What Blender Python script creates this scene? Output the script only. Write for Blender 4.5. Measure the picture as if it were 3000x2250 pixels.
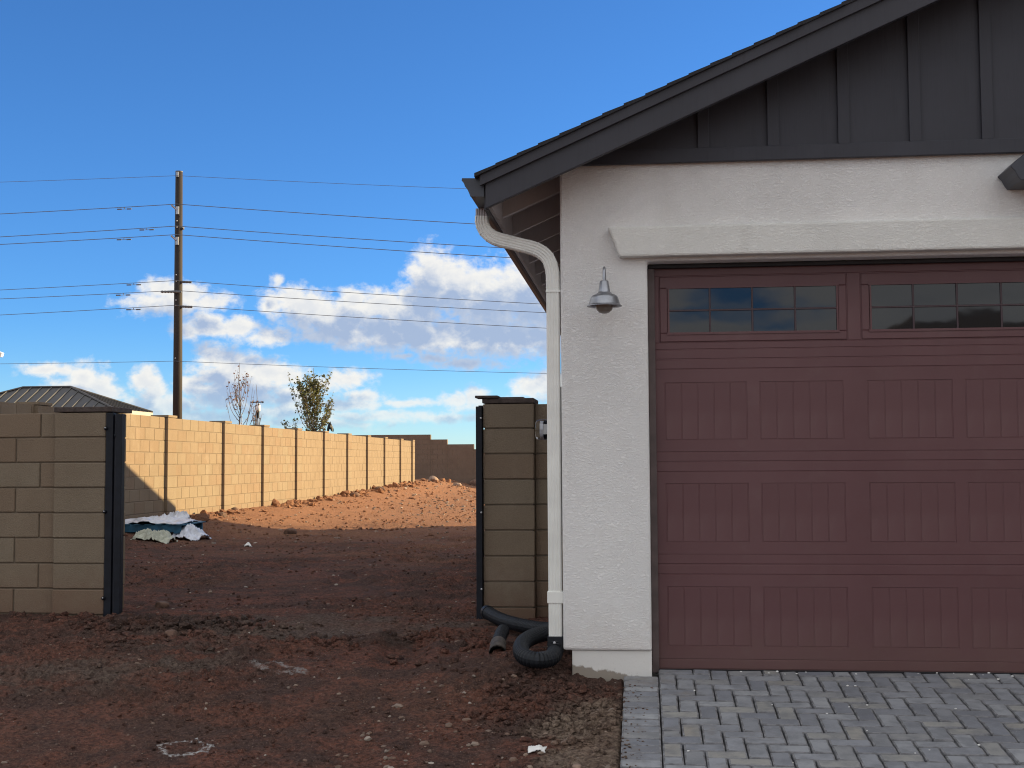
import bpy, bmesh, math, random
import numpy as np
from mathutils import Vector, Matrix

for o in list(bpy.data.objects):
    bpy.data.objects.remove(o)
scene = bpy.context.scene
col = scene.collection
PI = math.pi
rad = math.radians
H = 1.6                      # eye height: everything below is written relative to the eye

# ------------------------------------------------------------------ camera
cd = bpy.data.cameras.new('camera')
cam = bpy.data.objects.new('camera', cd)
col.objects.link(cam)
cd.sensor_width = 36.0
cd.lens = 43.8
cd.clip_start = 0.05
cd.clip_end = 6000
YAW = math.atan(378 / 3650.0)
PITCH = math.atan(227 / 3650.0)
cam.matrix_world = (Matrix.Translation((0, 0, H)) @ Matrix.Rotation(YAW, 4, 'Z')
                    @ Matrix.Rotation(PI / 2 + PITCH, 4, 'X') @ Matrix.Rotation(rad(-0.315), 4, 'Z'))
scene.camera = cam
scene.render.resolution_x = 1024
scene.render.resolution_y = 768
scene.cycles.filter_width = 1.1

# ------------------------------------------------------------------ sun, sky, exposure
SUN_EL = rad(17.4)
SUN_ALPHA = rad(28.0)        # azimuth of the sun from +X towards +Y
SKY_STRENGTH = 0.078
EXPOSURE = 1.3
SKY_TINT = (0.50, 0.78, 1.0)   # clear high-desert air
FILL_CLOUD_LO = 0.33
scene.view_settings.view_transform = 'Standard'
scene.view_settings.look = 'None'
scene.view_settings.gamma = 1.0
scene.view_settings.exposure = EXPOSURE
scene.view_settings.use_curve_mapping = False

sl = bpy.data.lights.new('sun', 'SUN')
sl.energy = 5.0
sl.angle = rad(0.5)
sl.color = (1.0, 0.77, 0.42)
sun = bpy.data.objects.new('sun', sl)
col.objects.link(sun)
sun_dir = Vector((math.cos(SUN_EL) * math.cos(SUN_ALPHA), math.cos(SUN_EL) * math.sin(SUN_ALPHA), math.sin(SUN_EL)))
sun.rotation_euler = sun_dir.to_track_quat('Z', 'Y').to_euler()
sun.location = (30, 8, 20)

world = bpy.data.worlds.new('World')
scene.world = world
world.use_nodes = True
wt = world.node_tree
wt.nodes.clear()


class NT:
    """small helper for writing node trees"""
    def __init__(self, tree):
        self.t = tree

    def n(self, kind, **kw):
        nd = self.t.nodes.new(kind)
        for k, v in kw.items():
            setattr(nd, k, v)
        return nd

    def link(self, a, b):
        self.t.links.new(a, b)

    def val(self, sock, v):
        if hasattr(v, 'is_linked') or isinstance(v, bpy.types.NodeSocket):
            self.link(v, sock)
        else:
            sock.default_value = v

    def math(self, op, a, b=None, c=None, clamp=False):
        nd = self.n('ShaderNodeMath', operation=op)
        nd.use_clamp = clamp
        self.val(nd.inputs[0], a)
        if b is not None:
            self.val(nd.inputs[1], b)
        if c is not None:
            self.val(nd.inputs[2], c)
        return nd.outputs[0]

    def vmath(self, op, a, b=None, out=0):
        nd = self.n('ShaderNodeVectorMath', operation=op)
        self.val(nd.inputs[0], a)
        if b is not None:
            self.val(nd.inputs[1], b)
        return nd.outputs[out]

    def mix(self, f, a, b, blend='MIX'):
        nd = self.n('ShaderNodeMix', data_type='RGBA', blend_type=blend)
        self.val(nd.inputs[0], f)
        for s, v in ((nd.inputs[6], a), (nd.inputs[7], b)):
            if isinstance(v, (tuple, list)):
                v = tuple(v) + (1,) * (4 - len(v))
            self.val(s, v)
        return nd.outputs[2]

    def ramp(self, f, lo, hi, a=0.0, b=1.0, smooth=True):
        nd = self.n('ShaderNodeMapRange')
        nd.interpolation_type = 'SMOOTHSTEP' if smooth else 'LINEAR'
        self.val(nd.inputs[0], f)
        for i, v in ((1, lo), (2, hi), (3, a), (4, b)):
            self.val(nd.inputs[i], v)
        return nd.outputs[0]

    def noise(self, vec, scale, detail=2, rough=0.5, dist=0.0, dims='3D'):
        nd = self.n('ShaderNodeTexNoise')
        nd.noise_dimensions = dims
        if vec is not None:
            self.link(vec, nd.inputs['Vector'])
        self.val(nd.inputs['Scale'], scale)
        nd.inputs['Detail'].default_value = detail
        nd.inputs['Roughness'].default_value = rough
        nd.inputs['Distortion'].default_value = dist
        return nd.outputs[0]

    def mapping(self, vec, scale=(1, 1, 1), rot=(0, 0, 0), loc=(0, 0, 0)):
        nd = self.n('ShaderNodeMapping')
        self.link(vec, nd.inputs[0])
        nd.inputs['Location'].default_value = loc
        nd.inputs['Rotation'].default_value = rot
        nd.inputs['Scale'].default_value = scale
        return nd.outputs[0]


# cumulus: azimuth, elevation, half width, half height in degrees
PUFFS = [(-9.6, 8.42, 1.18, 1.47), (-8.42, 7.87, 1.74, 1.4), (-6.68, 7.4, 2.37, 1.71), (-4.94, 7.55, 2.05, 1.87), (-10.15, 7.09, 1.42, 1.25), (-3.05, 7.06, 3.14, 2.34), (-9.36, 5.76, 5.2, 0.86), (-6.22, 5.68, 4.09, 0.97), (-11.4, 6.15, 2.82, 0.78), (-13.2, 7.38, 0.93, 0.7), (-12.03, 7.16, 1.25, 0.78), (-11.09, 6.77, 1.41, 0.62), (-15.28, 6.97, 1.7, 0.85), (-16.81, 7.25, 0.76, 0.54), (-15.9, 7.5, 0.84, 0.54), (-14.2, 6.59, 2.33, 0.93), (-13.58, 5.9, 2.49, 0.7), (-16.64, 8.17, 0.28, 0.28), (-21.75, 7.66, 0.88, 0.53), (-20.72, 7.54, 1.19, 0.57), (-19.68, 7.19, 1.12, 0.43), (-21.3, 7.07, 2.07, 0.53), (-19.82, 6.2, 1.35, 0.53), (-18.47, 6.07, 1.36, 0.49), (-20.41, 5.88, 0.89, 0.38), (-16.96, 5.71, 1.37, 0.38), (-19.21, 4.76, 1.05, 0.61), (-18.31, 4.31, 1.36, 0.77), (-17.1, 4.01, 1.37, 0.69), (-16.18, 3.94, 0.92, 0.46), (-19.05, 3.92, 1.65, 0.69), (-18.45, 3.16, 2.57, 0.84), (-22.29, 3.73, 0.58, 0.68), (-22.13, 3.13, 0.73, 0.6), (-20.38, 3.45, 0.59, 0.61), (-19.79, 3.23, 1.04, 0.46), (-21.54, 2.53, 2.06, 0.6), (-26.26, 4.04, 1.26, 0.32), (-24.86, 3.77, 0.85, 0.67), (-24.28, 3.25, 0.85, 0.67), (-25.13, 3.09, 1.56, 0.52), (-13.42, 3.8, 1.16, 0.44), (-14.34, 3.57, 0.93, 0.31), (-12.8, 2.95, 0.93, 0.39), (-13.42, 2.64, 1.71, 0.31), (-15.87, 3.02, 1.38, 0.54), (-16.48, 2.4, 2.45, 0.43), (-9.52, 4.75, 1.1, 0.25), (-10.93, 4.82, 0.47, 0.16), (-7.95, 4.51, 1.73, 0.25), (-7.64, 2.94, 0.71, 0.55), (-8.43, 2.86, 0.94, 0.34), (-4.97, 3.47, 0.94, 0.63), (-4.18, 3.47, 0.94, 0.78), (-6.7, 2.54, 1.89, 0.39), (-12.18, 2.09, 3.59, 0.25), (-15.26, 1.78, 3.39, 0.25), (-9.06, 2.0, 2.51, 0.22), (-10.62, 2.71, 1.72, 0.19), (-19.18, 2.01, 3.01, 0.31)]


def puff_field(k, p):
    """smooth envelope of the cumulus heaps in view, at direction p (azimuth, elevation in degrees)"""
    best = None
    for (a, e, ra, re) in PUFFS:
        nd = k.n('ShaderNodeVectorMath', operation='MULTIPLY_ADD')
        k.link(p, nd.inputs[0])
        nd.inputs[1].default_value = (1 / ra, 1 / re, 0)
        nd.inputs[2].default_value = (-a / ra, -e / re, 0)
        ln = k.vmath('LENGTH', nd.outputs[0], out=1)
        size = min(1.0, 0.35 + 0.75 * re)
        v = k.math('MULTIPLY_ADD', ln, -size, size)
        best = v if best is None else k.math('MAXIMUM', best, v)
    return best


def build_world():
    k = NT(wt)
    out = k.n('ShaderNodeOutputWorld')
    sky = k.n('ShaderNodeTexSky')
    sky.sky_type = 'NISHITA'
    sky.sun_disc = False
    sky.sun_elevation = SUN_EL
    sky.sun_rotation = PI / 2 - SUN_ALPHA
    sky.altitude = 1500
    sky.air_density = 1.0
    sky.dust_density = 0.25
    sky.ozone_density = 5.0
    tc = k.n('ShaderNodeTexCoord')
    d = tc.outputs['Generated']
    s = k.n('ShaderNodeSeparateXYZ')
    k.link(d, s.inputs[0])
    az = k.math('MULTIPLY', k.math('ARCTAN2', s.outputs[0], s.outputs[1]), 180 / PI)
    el = k.math('MULTIPLY', k.math('ARCSINE', s.outputs[2]), 180 / PI)
    c = k.n('ShaderNodeCombineXYZ')
    k.link(az, c.inputs[0])
    k.link(el, c.inputs[1])
    p = c.outputs[0]
    f = 1.0 / (SKY_STRENGTH * 2 ** EXPOSURE)
    white = (1.08 * f, 1.08 * f, 1.07 * f)
    grey = (0.40 * f, 0.48 * f, 0.62 * f)
    crest = (0.95 * f, 0.93 * f, 0.88 * f)
    tint = k.mix(k.ramp(el, 0.0, 7.0), (0.80, 0.92, 1.0), SKY_TINT)
    skyc = k.mix(1.0, sky.outputs[0], tint, 'MULTIPLY')

    # --- the cumulus heaps in view
    warp = k.n('ShaderNodeTexNoise')
    k.link(p, warp.inputs['Vector'])
    warp.inputs['Scale'].default_value = 0.9
    warp.inputs['Detail'].default_value = 2
    w = k.vmath('MULTIPLY', k.vmath('SUBTRACT', warp.outputs[1], (0.5, 0.5, 0.5)), (0.9, 0.45, 0.0))
    q = k.vmath('ADD', p, w)
    e0 = puff_field(k, q)
    e2 = puff_field(k, k.vmath('ADD', q, (0.28, 1.05, 0)))

    def lump(vec, det):
        return k.math('MULTIPLY', k.math('SUBTRACT', k.noise(k.mapping(vec, scale=(1, 1.25, 1)), 1.45, det, 0.60, 0.15), 0.5), 1.50)
    n0 = lump(p, 8)
    n1 = lump(k.vmath('ADD', p, (0.22, 0.20, 0)), 4)
    d0 = k.math('ADD', e0, n0)
    d1 = k.math('ADD', e0, n1)
    d2 = k.math('ADD', e2, k.math('MULTIPLY', n1, 0.55))
    cover = k.math('MULTIPLY', k.ramp(d0, -0.30, 0.42), 0.96)
    thick = k.math('ADD', k.math('MULTIPLY', k.ramp(d1, 0.0, 1.0), 0.30), k.math('MULTIPLY', k.ramp(d2, -0.15, 0.60), 0.80))
    lit = k.ramp(thick, 0.05, 1.0, 1.0, 0.0, smooth=False)
    low = k.ramp(el, 0.5, 4.0, 0.45, 1.0)      # cloud low over the horizon sinks into pale air
    colr = k.mix(k.math('MULTIPLY', cover, low), skyc, k.mix(lit, (0.40 * f, 0.50 * f, 0.69 * f), crest))
    bga = k.n('ShaderNodeBackground')
    k.link(colr, bga.inputs[0])
    bga.inputs[1].default_value = SKY_STRENGTH

    # --- broken bright cloud added over the unseen sky to fill the shade
    pl = k.math('ADD', k.math('MAXIMUM', s.outputs[2], 0.0), 0.10)
    cp = k.n('ShaderNodeCombineXYZ')
    k.link(k.math('DIVIDE', s.outputs[0], pl), cp.inputs[0])
    k.link(k.math('DIVIDE', s.outputs[1], pl), cp.inputs[1])
    view = Vector((-0.10, 0.97, 0.18)).normalized()
    ang = k.vmath('DOT_PRODUCT', d, tuple(view), out=1)
    away = k.ramp(ang, math.cos(rad(46)), math.cos(rad(33)), 1.0, 0.0)
    g0 = k.noise(cp.outputs[0], 1.15, 4, 0.58, 0.3)
    cov = k.math('MULTIPLY', k.ramp(g0, FILL_CLOUD_LO, FILL_CLOUD_LO + 0.16), away)
    litg = k.ramp(g0, FILL_CLOUD_LO + 0.10, FILL_CLOUD_LO + 0.40, 1.0, 0.62)
    colb = k.mix(cov, skyc, k.mix(litg, grey, white))
    bgb = k.n('ShaderNodeBackground')
    k.link(colb, bgb.inputs[0])
    bgb.inputs[1].default_value = SKY_STRENGTH

    win = k.math('MULTIPLY', k.math('LESS_THAN', k.math('ABSOLUTE', k.math('ADD', az, 8.0)), 24.0),
                 k.math('LESS_THAN', k.math('ABSOLUTE', k.math('SUBTRACT', el, 5.6)), 5.8))
    mx = k.n('ShaderNodeMixShader')
    k.link(win, mx.inputs[0])
    k.link(bgb.outputs[0], mx.inputs[1])
    k.link(bga.outputs[0], mx.inputs[2])
    k.link(mx.outputs[0], out.inputs[0])


build_world()

# ------------------------------------------------------------------ object helpers
WPOS = {}


def tag(o, label=None, cat=None, group=None, kind=None):
    if label:
        o['label'] = label
    if cat:
        o['category'] = cat
    if group:
        o['group'] = group
    if kind:
        o['kind'] = kind
    return o


def place(o, pos, parent=None):
    """pos is relative to the eye; children are placed relative to their parent"""
    pos = Vector(pos)
    WPOS[o.name] = pos
    col.objects.link(o)
    if parent is None:
        o.location = pos + Vector((0, 0, H))
    else:
        o.parent = parent
        o.location = pos - WPOS[parent.name]
    return o


def thing(name, label, cat, pos, group=None):
    o = bpy.data.objects.new(name, None)
    o.empty_display_size = 0.1
    place(o, pos)
    return tag(o, label, cat, group)


def part(name, mesh, parent, pos):
    o = bpy.data.objects.new(name, mesh)
    return place(o, pos, parent)


class MB:
    def __init__(self):
        self.v = []
        self.f = []

    def add(self, vs, fs):
        b = len(self.v)
        self.v += [tuple(p) for p in vs]
        self.f += [tuple(i + b for i in f) for f in fs]
        return self

    def box(self, x0, x1, y0, y1, z0, z1):
        return self.add([(x0, y0, z0), (x1, y0, z0), (x1, y1, z0), (x0, y1, z0),
                         (x0, y0, z1), (x1, y0, z1), (x1, y1, z1), (x0, y1, z1)],
                        [(0, 3, 2, 1), (4, 5, 6, 7), (0, 1, 5, 4), (1, 2, 6, 5), (2, 3, 7, 6), (3, 0, 4, 7)])

    def cbox(self, x0, x1, y0, y1, z0, z1, c=0.004):
        """box whose front (-Y) face is chamfered"""
        return self.add([(x0, y1, z0), (x1, y1, z0), (x1, y1, z1), (x0, y1, z1),
                         (x0, y0 + c, z0), (x1, y0 + c, z0), (x1, y0 + c, z1), (x0, y0 + c, z1),
                         (x0 + c, y0, z0 + c), (x1 - c, y0, z0 + c), (x1 - c, y0, z1 - c), (x0 + c, y0, z1 - c)],
                        [(0, 3, 2, 1), (0, 1, 5, 4), (1, 2, 6, 5), (2, 3, 7, 6), (3, 0, 4, 7),
                         (4, 5, 9, 8), (5, 6, 10, 9), (6, 7, 11, 10), (7, 4, 8, 11), (8, 9, 10, 11)])

    def prism(self, poly, axis, a0, a1):
        n = len(poly)

        def pt(u, w, a):
            if axis == 'y':
                return (u, a, w)
            if axis == 'x':
                return (a, u, w)
            return (u, w, a)
        vs = [pt(u, w, a0) for u, w in poly] + [pt(u, w, a1) for u, w in poly]
        fs = [tuple(range(n)), tuple(range(2 * n - 1, n - 1, -1))]
        fs += [(i, (i + 1) % n, n + (i + 1) % n, n + i) for i in range(n)]
        return self.add(vs, fs)

    def tube(self, path, r, n=10, cap=True, section=None, up=(0, 0, 1)):
        path = [Vector(p) for p in path]
        m = len(path)
        rs = r if isinstance(r, (list, tuple)) else [r] * m
        vs, fs = [], []
        prev = None
        for i, p in enumerate(path):
            t = (path[min(i + 1, m - 1)] - path[max(i - 1, 0)]).normalized()
            if prev is None:
                u = Vector(up)
                if abs(u.dot(t)) > 0.95:
                    u = Vector((1, 0, 0))
                a = t.cross(u).normalized()
            else:
                a = (prev - t * prev.dot(t)).normalized()
            b = t.cross(a).normalized()
            prev = a
            if section:
                vs += [tuple(p + a * (sx * rs[i]) + b * (sy * rs[i])) for sx, sy in section]
                k = len(section)
            else:
                k = n
                vs += [tuple(p + a * (math.cos(2 * PI * j / n) * rs[i]) + b * (math.sin(2 * PI * j / n) * rs[i])) for j in range(n)]
        for i in range(m - 1):
            fs += [(i * k + j, i * k + (j + 1) % k, (i + 1) * k + (j + 1) % k, (i + 1) * k + j) for j in range(k)]
        if cap:
            fs += [tuple(range(k)), tuple(range((m - 1) * k, m * k))]
        return self.add(vs, fs)

    def lathe(self, c, prof, n=24, axis='z'):
        vs, fs = [], []
        for r, h in prof:
            for j in range(n):
                a = 2 * PI * j / n
                u, w = r * math.cos(a), r * math.sin(a)
                if axis == 'z':
                    vs.append((c[0] + u, c[1] + w, c[2] + h))
                elif axis == 'y':
                    vs.append((c[0] + u, c[1] + h, c[2] + w))
                else:
                    vs.append((c[0] + h, c[1] + u, c[2] + w))
        for i in range(len(prof) - 1):
            fs += [(i * n + j, i * n + (j + 1) % n, (i + 1) * n + (j + 1) % n, (i + 1) * n + j) for j in range(n)]
        return self.add(vs, fs)

    def mesh(self, name, mat, smooth=False, centre=None, normals=True):
        me = bpy.data.meshes.new(name)
        vs = np.array(self.v, dtype=float)
        if centre is not None:
            vs = vs - np.array(centre)
        me.from_pydata(vs.tolist(), [], self.f)
        if normals:
            bm = bmesh.new()
            bm.from_mesh(me)
            bmesh.ops.recalc_face_normals(bm, faces=bm.faces)
            bm.to_mesh(me)
            bm.free()
        if smooth:
            for p in me.polygons:
                p.use_smooth = True
        if mat:
            me.materials.append(mat)
        return me

    def build(self, name, mat, parent=None, smooth=False, bevel=0.0, origin='c', normals=True, auto=None):
        vs = np.array(self.v)
        lo, hi = vs.min(0), vs.max(0)
        c = (lo + hi) / 2
        if parent is None:
            c[2] = lo[2]
        if origin == 'w':
            c = np.zeros(3)
        me = self.mesh(name, mat, smooth, c, normals)
        o = bpy.data.objects.new(name, me)
        place(o, Vector(c), parent)
        if bevel:
            m = o.modifiers.new('bevel', 'BEVEL')
            m.width = bevel
            m.segments = 2
            m.limit_method = 'ANGLE'
            m.angle_limit = rad(35)
        return o


def hash2(ix, iy, seed):
    n = (ix.astype(np.int64) * 374761393 + iy.astype(np.int64) * 668265263 + seed * 974711) & 0xffffffff
    n = ((n ^ (n >> 13)) * 1274126177) & 0xffffffff
    n = n ^ (n >> 16)
    return (n & 0xffff) / 65535.0


def vnoise(x, y, seed=0):
    ix, iy = np.floor(x), np.floor(y)
    fx, fy = x - ix, y - iy
    fx = fx * fx * (3 - 2 * fx)
    fy = fy * fy * (3 - 2 * fy)
    a, b = hash2(ix, iy, seed), hash2(ix + 1, iy, seed)
    c, d = hash2(ix, iy + 1, seed), hash2(ix + 1, iy + 1, seed)
    return (a + (b - a) * fx) * (1 - fy) + (c + (d - c) * fx) * fy


def fbm(x, y, f, o=3, seed=0):
    s, a, t = 0, 1.0, 0
    for i in range(o):
        s = s + a * vnoise(x * f, y * f, seed + i * 17)
        t += a
        f *= 2.03
        a *= 0.5
    return s / t * 2 - 1


# ------------------------------------------------------------------ materials
def mat(name):
    m = bpy.data.materials.new(name)
    m.use_nodes = True
    t = m.node_tree
    t.nodes.clear()
    k = NT(t)
    out = k.n('ShaderNodeOutputMaterial')
    b = k.n('ShaderNodeBsdfPrincipled')
    k.link(b.outputs[0], out.inputs[0])
    tc = k.n('ShaderNodeTexCoord')
    return m, k, b, tc.outputs['Object']


def setc(k, b, c):
    if isinstance(c, tuple):
        b.inputs['Base Color'].default_value = tuple(c) + (1,)
    else:
        k.link(c, b.inputs['Base Color'])


def bump(k, b, h, strength=0.3, dist=0.01, prev=None):
    n = k.n('ShaderNodeBump')
    n.inputs['Strength'].default_value = strength
    n.inputs['Distance'].default_value = dist
    k.link(h, n.inputs['Height'])
    if prev is not None:
        k.link(prev, n.inputs['Normal'])
    k.link(n.outputs[0], b.inputs['Normal'])
    return n.outputs[0]


def simple(name, c, rough=0.6, metal=0.0, var=0.15, scale=8, bumpy=0.0, bscale=60, spec=0.5, perobj=0.0):
    m, k, b, v = mat(name)
    n = k.noise(v, scale, 4, 0.55)
    f = k.ramp(n, 0.3, 0.7, 1 - var, 1 + var)
    if perobj:
        oi = k.n('ShaderNodeObjectInfo')
        f = k.math('MULTIPLY', f, k.ramp(oi.outputs['Random'], 0, 1, 1 - perobj, 1 + perobj, smooth=False))
    cc = k.vmath('MULTIPLY', (c[0], c[1], c[2]), (1, 1, 1))
    nd = k.n('ShaderNodeVectorMath', operation='SCALE')
    k.link(cc, nd.inputs[0])
    k.link(f, nd.inputs['Scale'])
    setc(k, b, nd.outputs[0])
    b.inputs['Roughness'].default_value = rough
    b.inputs['Metallic'].default_value = metal
    b.inputs['Specular IOR Level'].default_value = spec
    if bumpy:
        bump(k, b, k.noise(v, bscale, 3, 0.6), bumpy, 0.01)
    return m


def m_stucco(name, c):
    m, k, b, v = mat(name)
    st = k.mapping(v, scale=(0.55, 0.55, 1.0), rot=(0, rad(25), 0))
    n1 = k.noise(st, 74, 4, 0.62, 0.7)
    n2 = k.noise(v, 240, 2, 0.5)
    ridge = k.math('ABSOLUTE', k.math('SUBTRACT', n1, 0.5))
    h = k.math('ADD', k.ramp(ridge, 0.0, 0.13), k.math('MULTIPLY', n2, 0.35))
    h = k.math('MULTIPLY', h, k.ramp(k.noise(v, 3.2, 3, 0.6), 0.32, 0.68, 0.80, 1.10))
    stain = k.noise(k.mapping(v, scale=(1.0, 1.0, 0.6)), 1.7, 5, 0.6)
    drip = k.noise(k.mapping(v, scale=(5, 5, 0.35)), 1.0, 3, 0.5)
    cc = k.mix(k.ramp(stain, 0.42, 0.75, 0, 0.30), c, tuple(x * 0.80 for x in c))
    cc = k.mix(k.ramp(drip, 0.55, 0.8, 0, 0.16), cc, (0.50, 0.46, 0.40))
    geo = k.n('ShaderNodeNewGeometry')
    sp = k.n('ShaderNodeSeparateXYZ')
    k.link(geo.outputs['Position'], sp.inputs[0])
    spl = k.math('ADD', sp.outputs[2], k.math('MULTIPLY', k.math('SUBTRACT', k.noise(geo.outputs['Position'], 7, 6, 0.75), 0.5), 0.8))
    cc = k.mix(k.ramp(spl, 0.38, 0.85, 0.22, 0.0), cc, (0.52, 0.40, 0.33))
    pit = k.ramp(ridge, 0.0, 0.05, 0.16, 0.0)
    cc = k.mix(pit, cc, tuple(x * 0.6 for x in c))
    setc(k, b, cc)
    b.inputs['Roughness'].default_value = 0.9
    b.inputs['Specular IOR Level'].default_value = 0.2
    bump(k, b, h, 0.65, 0.005)
    return m


def m_block(name, c):
    m, k, b, v = mat(name)
    oi = k.n('ShaderNodeObjectInfo')
    r = oi.outputs['Random']
    vv = k.vmath('ADD', v, k.vmath('MULTIPLY', oi.outputs['Location'], (3.1, 2.3, 1.7)))
    big = k.noise(vv, 2.2, 4, 0.6)
    fine = k.noise(vv, 90, 3, 0.65)
    spk = k.noise(vv, 260, 2, 0.5)
    c2 = (c[0] * 0.96, c[1] * 0.89, c[2] * 0.84)
    c3 = (c[0] * 1.00, c[1] * 1.04, c[2] * 1.02)
    cc = k.mix(r, c2, c3)
    cc = k.mix(k.ramp(big, 0.35, 0.7, 0, 0.30), cc, (c[0] * 0.66, c[1] * 0.62, c[2] * 0.58))
    cc = k.mix(k.ramp(fine, 0.35, 0.65, 0.0, 0.22), cc, (c[0] * 0.6, c[1] * 0.58, c[2] * 0.55))
    cc = k.mix(k.ramp(spk, 0.62, 0.74, 0.0, 0.45), cc, (c[0] * 1.3, c[1] * 1.3, c[2] * 1.3))
    geo = k.n('ShaderNodeNewGeometry')
    sp = k.n('ShaderNodeSeparateXYZ')
    k.link(geo.outputs['Position'], sp.inputs[0])
    pos = geo.outputs['Position']
    lime = k.noise(pos, 1.3, 6, 0.72)
    cc = k.mix(k.ramp(lime, 0.56, 0.72, 0.0, 0.30), cc, (c[0] * 1.35, c[1] * 1.42, c[2] * 1.5))
    spl = k.math('ADD', sp.outputs[2], k.math('MULTIPLY', k.math('SUBTRACT', k.noise(pos, 6, 6, 0.75), 0.5), 0.7))
    cc = k.mix(k.ramp(spl, 0.35, 0.85, 0.55, 0.0), cc, (0.17, 0.098, 0.068))
    setc(k, b, cc)
    b.inputs['Roughness'].default_value = 0.95
    b.inputs['Specular IOR Level'].default_value = 0.15
    bump(k, b, k.math('ADD', fine, k.math('MULTIPLY', spk, 0.7)), 0.8, 0.006)
    return m


def m_paver():
    m, k, b, v = mat('concrete_paver')
    oi = k.n('ShaderNodeObjectInfo')
    r = oi.outputs['Random']
    vv = k.vmath('ADD', v, k.vmath('MULTIPLY', oi.outputs['Location'], (5.1, 4.3, 2.7)))
    base = k.n('ShaderNodeValToRGB')
    k.link(r, base.inputs[0])
    e = base.color_ramp.elements
    e[0].position = 0.0
    e[0].color = (0.165, 0.172, 0.20, 1)
    e[1].position = 1.0
    e[1].color = (0.33, 0.315, 0.29, 1)
    for pos, cc in ((0.2, (0.32, 0.33, 0.36)), (0.4, (0.21, 0.22, 0.255)), (0.6, (0.38, 0.39, 0.41)), (0.75, (0.24, 0.248, 0.275)), (0.9, (0.33, 0.325, 0.31))):
        q = e.new(pos)
        q.color = cc + (1,)
    n = k.noise(vv, 9, 5, 0.62)
    fine = k.noise(vv, 160, 3, 0.6)
    cc = k.mix(k.ramp(n, 0.35, 0.7, 0, 0.65), base.outputs[0], (0.15, 0.157, 0.178))
    cc = k.mix(k.ramp(fine, 0.58, 0.75, 0, 0.5), cc, (0.42, 0.41, 0.40))
    # soil trodden in from the yard, thickest along the dirt edge
    geo = k.n('ShaderNodeNewGeometry')
    sp = k.n('ShaderNodeSeparateXYZ')
    k.link(geo.outputs['Position'], sp.inputs[0])
    d = k.noise(geo.outputs['Position'], 3.2, 5, 0.7)
    edge = k.ramp(sp.outputs[0], -0.1, 0.9, 0.15, 0.0)
    cc = k.mix(k.ramp(k.math('ADD', d, edge), 0.62, 0.80, 0, 0.40), cc, (0.20, 0.165, 0.13))
    cc = k.mix(1.0, cc, (0.92, 0.915, 0.90), 'MULTIPLY')
    setc(k, b, cc)
    b.inputs['Roughness'].default_value = 0.85
    b.inputs['Specular IOR Level'].default_value = 0.3
    bump(k, b, k.math('ADD', fine, k.math('MULTIPLY', n, 1.5)), 0.4, 0.004)
    return m


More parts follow.
